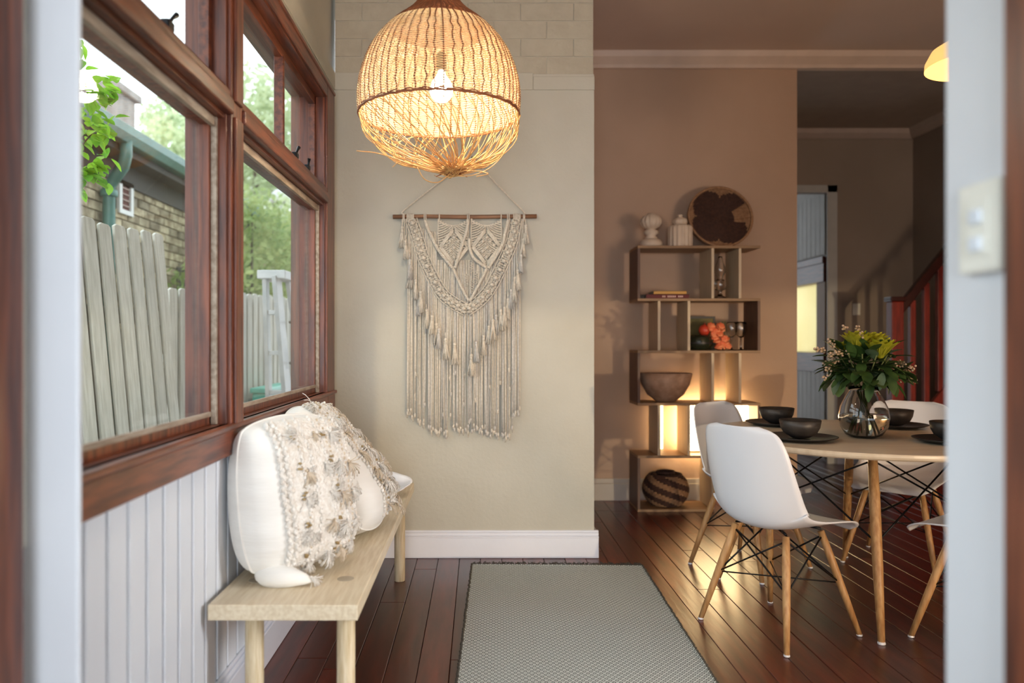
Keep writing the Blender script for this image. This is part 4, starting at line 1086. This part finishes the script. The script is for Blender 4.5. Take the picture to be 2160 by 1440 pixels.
# ------------------------------------------------------------------ stairs in the hall
st = thing('staircase', 'red stained timber staircase with dark handrail in the hall', 'staircase', (3.55, 6.3, 0))
SYR = 6.28
nw = part('newel_post', MB().box(3.42, 3.52, SYR, SYR+.09, 0, 1.49), M_reddark, st, bev=.006)
part('newel_cap', MB().box(3.405, 3.535, SYR-.015, SYR+.105, 1.49, 1.53), M_handrail, nw, bev=.008)
sl = 1.25
part('handrail', MB().poly([(3.50,SYR+.01,1.36),(3.50,SYR+.01,1.47),(4.11,SYR+.01,1.47+.61*sl),(4.11,SYR+.01,1.36+.61*sl)], (0,.07,0)), M_handrail, st, bev=.01)
for k in range(5):
    x = 3.585 + k*.115; part('baluster', MB().box(x, x+.045, SYR+.02, SYR+.065, .35+(x-3.5)*sl, 1.37+(x-3.48)*sl), M_reddark, st, bev=.003)
part('stringer', MB().poly([(3.52,SYR,.0),(3.52,SYR,.36),(4.11,SYR,.36+.59*sl),(4.11,SYR,0)], (0,.04,0)), M_reddark, st)
for k in range(3):
    x = 3.53+k*.19; part('tread', MB().box(x, min(x+.22,4.11), SYR+.041, 7.15, .19*(k+1)-.03, .19*(k+1)), M_reddark, st, bev=.003)

# ------------------------------------------------------------------ outside: ground, fence, house, planting
struct('ground', MB().box(-30, -.95, -8, 40, -.6, -.45), M_ground)
f = thing('fence', 'tall leaning silvered timber paling fence outside the near window', 'fence', (-1.75, 3.5, -.45))
def paling(parent, yc, w, z1, xtop, xbot, th=.016, m=None):
    mb = MB(); zb_ = -.45
    mb.poly([(xbot, yc-w/2, zb_), (xbot, yc+w/2, zb_), (xtop, yc+w/2, z1-.012), (xtop, yc+w*.3, z1), (xtop, yc-w*.3, z1), (xtop, yc-w/2, z1-.012)], (-th, 0, 0))
    part('paling', mb, m or M_fence, parent, bev=.004)
y = 2.5; k = 0
while y < 4.36:
    w = .118+R.uniform(-.008,.008); zt = 1.72+.035*(y-3.2)+R.uniform(-.014,.014)
    paling(f, y+w/2, w, zt, -1.80, -1.60)
    if y < 4.2: paling(f, y+w+.019, .075, zt-.03, -1.822, -1.622, .012, M_fence_shade)  # backing strip coloured as the shadow line of the gap
    y += w+.038; k += 1
part('rail', MB().box(-1.89,-1.846,2.4,4.4,1.25,1.33), M_fence, f); part('rail', MB().box(-1.75,-1.70,2.4,4.4,.1,.18), M_fence, f)
f2 = thing('fence', 'lower straight silvered paling fence farther down the garden', 'fence', (-1.8, 6.4, -.45))
y = 4.42; k = 0
while y < 9.6:
    w = .112+R.uniform(-.008,.008); zt = 1.475+.035*(y-4.4)+R.uniform(-.012,.012)
    paling(f2, y+w/2, w, zt, -1.80, -1.80); paling(f2, y+w+.019, .07, zt-.03, -1.820, -1.820, .010, M_fence_shade)
    y += w+.038; k += 1
part('rail', MB().box(-1.88,-1.839,4.42,9.6,1.0,1.08), M_fence, f2)
# neighbouring house
h = thing('house', 'neighbouring weathered brick house with sea green gutter', 'house', (-3.3, 8.6, -.45))
part('wall', MB().box(-5.5, -3.212, 5.0, 12.4, -.45, 2.85), M_hmortar, h)
cnt = 0
HB, HBH = .232, .082
for r_ in range(24):
    z0 = 1.02 + r_*HBH
    if z0 > 2.80: break
    y = 5.62 - (r_ % 2)*HB/2
    while y < 8.6:
        lo = 1.55 + (y-6)*0
        if not (6.66 < y+HB/2 < 7.02 and 2.28 < z0 < 2.62) and z0 > 1.2+max(0,(y-7.6))*(-.2):
            if cnt < 298:
                me = MB().box(0, .022, .006, HB-.006, .006, HBH-.004).mesh('brick')
                o = put('brick', me, M_hbrick, h); o.location = Vector((-3.212, y, z0)) - h.location + Vector((R.uniform(-.004,.004),0,0)); bevel(o, .003, 1); cnt += 1
        y += HB
mb = MB()
for r_ in range(20):
    z0 = 1.02+r_*HBH
    y = 8.6 - (r_%2)*HB/2
    while y < 12.3: mb.box(-3.212, -3.19+R.uniform(-.003,.003), y+.006, y+HB-.006, z0+.006, z0+HBH-.004); y += HB
part('distant_brickwork', mb, M_hbrick, h, kind='stuff')
part('eave_board', MB().box(-3.25, -2.98, 4.9, 12.5, 2.74, 2.80).box(-3.21, -3.17, 4.9, 12.5, 2.56, 2.76), M_soffit, h)
part('gutter', MB().poly([(-3.00,4.9,2.80),(-2.90,4.9,2.80),(-2.86,4.9,2.86),(-2.86,4.9,2.93),(-2.88,4.9,2.94),(-3.0,4.9,2.94)], (0,7.6,0)), M_green, h, bev=.006)
part('roof', MB().poly([(-2.95,4.9,2.93),(-6.5,4.9,3.75),(-6.5,4.9,3.6),(-2.95,4.9,2.85)], (0,7.6,0)), M_roof, h)
part('downpipe', MB().tube([(-2.93,6.30,2.84),(-2.93,6.30,2.70),(-2.96,6.32,2.62),(-3.05,6.37,2.54),(-3.12,6.40,2.46),(-3.12,6.40,2.2),(-3.12,6.40,-.4)], .050, 14), M_green, h, True)
part('pipe_collar', MB().lathe([(.066,0),(.07,.01),(.07,.05),(.062,.06)], 16, (-3.12, 6.40, 2.38)), M_green, h, True)
v = part('wall_vent', MB().box(-3.20,-3.17,6.70,6.97,2.30,2.34).box(-3.20,-3.17,6.70,6.97,2.56,2.60).box(-3.20,-3.17,6.70,6.75,2.34,2.56).box(-3.20,-3.17,6.92,6.97,2.34,2.56), mat('white_vent_frame', srgb(222,222,218), .6), h)
part('vent_grille', MB().box(-3.205,-3.19,6.75,6.92,2.34,2.56), mat('dark_red_vent', srgb(90,44,36), .8), v)
mb = MB()
for q in range(4): mb.box(-3.19,-3.18,6.75,6.92,2.375+q*.052,2.385+q*.052)
part('vent_bars', mb, mat('pale_vent_bar', srgb(180,160,150), .8), v)
part('dark_window', MB().box(-3.20,-3.18,8.0,8.35,1.5,1.95), M_soffit, h)
c = part('chimney', MB().box(-4.7,-4.3,9.0,9.5,3.3,4.15), M_concrete, h, bev=.01)
part('chimney_cap', MB().box(-4.76,-4.24,8.94,9.56,4.15,4.24), M_concrete, c, bev=.01)
t = thing('roof_vent', 'white mushroom roof vent on the far end of the house roof', 'vent', (-3.45, 13.2, 2.9))
lpart('pipe', MB().lathe([(.09,0),(.09,.72)], 20), M_alu, t, True); lpart('cowl', MB().lathe([(.17,.68),(.19,.72),(.17,.82),(.09,.90),(.01,.92)], 24), M_alu, t, True)
lpart('flashing', MB().lathe([(.2,0),(.11,.12)], 20), M_alu, t, True)
# ladder
t = thing('step_ladder', 'white folding step ladder leaning outside the far window', 'ladder', (-1.42, 5.6, -.45))
lean = .10
def stile(x0, x1, yb, yt, w, z1, name='stile'):
    part(name, MB().poly([(x0,yb,-.45),(x0,yb+w,-.45),(x1,yt+w*.8,z1),(x1,yt,z1)], (-.03,0,0)), M_alu, t, bev=.003)
stile(-1.36,-1.42, 5.75, 5.30, .20, 1.62); stile(-1.56,-1.50, 5.75, 5.35, .10, 1.62); stile(-1.30,-1.40, 6.35, 5.60, .08, 1.60, 'rear_stile')
for q in range(6):
    z = -.1+q*.29; yy = 5.75-.4*(z+.45)/2.07; part('tread', MB().box(-1.55+.01*q,-1.38-.008*q, yy, yy+.09, z, z+.03), M_alu, t, bev=.003)
part('top_cap', MB().box(-1.56,-1.36,5.33,5.66,1.60,1.66), M_alu, t, bev=.006)
part('sticker', MB().box(-1.352,-1.348,5.70,5.76,.95,1.1), M_sticker, t)
for z in (.4,.7,1.0,1.3): part('rivet', MB().ball((-1.37-.01*z,5.56,z), .012, 8, 5), M_pewter, t)
t = thing('storage_tub', 'teal plastic tub beside the fence below the far window', 'tub', (-1.69, 6.2, .30))
lpart('tub_body', MB().box(-.06,.06,-.36,.36,0,.46), M_teal, t, bev=.02); lpart('lid', MB().box(-.07,.07,-.38,.38,.46,.50), M_teal, t, bev=.01)
t2 = thing('garden_bench', 'grey timber bench carrying the teal tub by the fence', 'bench', (-1.69, 6.2, -.45))
lpart('bench_top', MB().box(-.08,.08,-.4,.4,.72,.75), M_fence, t2)
for a in (-.36,.36): lpart('leg', MB().box(-.07,.07,a-.02,a+.02,0,.72), M_fence, t2)
# foliage
def foliage(name, label, cat, base, blobs, m, n, ls, trunk=.06, group=None, seed=3):
    rr = random.Random(seed); t = thing(name, label, cat, base, group=group)
    v = []; f_ = []
    tot = sum(b_[3]**2 for b_ in blobs)
    for (x, y, z, r, sz) in blobs:
        for k in range(int(n*r*r/tot)):
            d = Vector((rr.gauss(0,1), rr.gauss(0,1), rr.gauss(0,1))).normalized()*(rr.random()**.45)*r
            p = Vector((x,y,z)) + Vector((d.x, d.y, d.z*sz)) - Vector(base)
            a = Vector((rr.gauss(0,1), rr.gauss(0,1), rr.gauss(-.3,1))).normalized(); b_ = a.orthogonal().normalized(); s2 = ls*rr.uniform(.6,1.3)
            i = len(v); v += [tuple(p), tuple(p+a*s2*.5+b_*s2*.28), tuple(p+a*s2), tuple(p+a*s2*.5-b_*s2*.28)]; f_ += [(i,i+1,i+2,i+3)]
    me = bpy.data.meshes.new('foliage'); me.from_pydata(v, [], f_); me.materials.append(m)
    put('foliage', me, None, t, kind='stuff')
    mb = MB(); x, y, z = Vector(blobs[0][:3]) - Vector(base)
    mb.tube([(0,0,0),(x*.3,y*.3,z*.4),(x*.8,y*.8,z*.9)], [trunk, trunk*.8, trunk*.4], 8)
    for b_ in blobs[1:]:
        q = Vector(b_[:3])-Vector(base); mb.tube([(x*.3,y*.3,z*.4), (q.x*.7+x*.1,q.y*.7,q.z*.7), tuple(q)], [trunk*.6,trunk*.4,trunk*.15], 6)
    lpart('trunk', mb, M_bark, t, True)
    return t
foliage('shrub', 'leafy green shrub rising over the lower fence', 'shrub', (-2.4,8.0,-.45), [(-2.45,8.6,1.9,.62,1),(-2.3,9.4,2.3,.6,1),(-2.7,7.9,1.7,.5,1),(-2.45,8.2,2.5,.35,1),(-2.2,9.9,1.7,.6,1)], M_foliage, 5200, .09, .05, seed=3)
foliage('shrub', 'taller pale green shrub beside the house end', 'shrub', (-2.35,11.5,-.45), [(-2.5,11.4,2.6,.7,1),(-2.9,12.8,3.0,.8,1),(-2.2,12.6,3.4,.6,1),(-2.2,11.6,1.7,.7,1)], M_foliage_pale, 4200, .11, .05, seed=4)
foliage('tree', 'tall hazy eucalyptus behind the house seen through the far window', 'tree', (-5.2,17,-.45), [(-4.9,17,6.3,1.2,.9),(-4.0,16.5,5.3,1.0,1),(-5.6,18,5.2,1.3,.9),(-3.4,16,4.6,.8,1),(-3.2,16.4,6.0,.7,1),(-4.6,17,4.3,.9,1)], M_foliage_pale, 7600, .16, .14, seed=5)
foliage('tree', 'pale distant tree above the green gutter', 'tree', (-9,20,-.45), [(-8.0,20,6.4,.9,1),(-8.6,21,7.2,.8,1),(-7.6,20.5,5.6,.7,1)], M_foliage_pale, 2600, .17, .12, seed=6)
# vine leaves close outside the near window
vn = thing('vine', 'bright lime green vine leaves hanging outside the near window', 'vine', (-1.83, 3.22, 1.70))
vl = [leaf_mesh(.07,.024,m=M_leafbright), leaf_mesh(.055,.022,m=M_leafbright)]
tw_ = [[(0,0,0),(.0,.12,.3),(.03,.2,.55),(-.02,.28,.78)], [(0,.1,.2),(.05,.28,.42),(.03,.42,.5)], [(0,.05,.1),(.03,.22,.22),(.05,.36,.28)], [(0,.15,.5),(.05,.34,.62),(.05,.44,.66)]]
for tw1 in tw_:
    lpart('twig', MB().tube(spline(tw1, 12), .004, 5), M_bark, vn, True)
    for p in spline(tw1, 9)[2:]:
        for q in range(6):
            o = put('leaf', vl[q%2], None, vn); o.location = p + Vector((R.gauss(0,.02),R.gauss(0,.03),R.gauss(0,.03))); o.rotation_mode = 'QUATERNION'
            o.rotation_quaternion = Vector((R.gauss(.3,.6),R.gauss(.2,.8),R.gauss(-.4,.6))).to_track_quat('Y','Z')
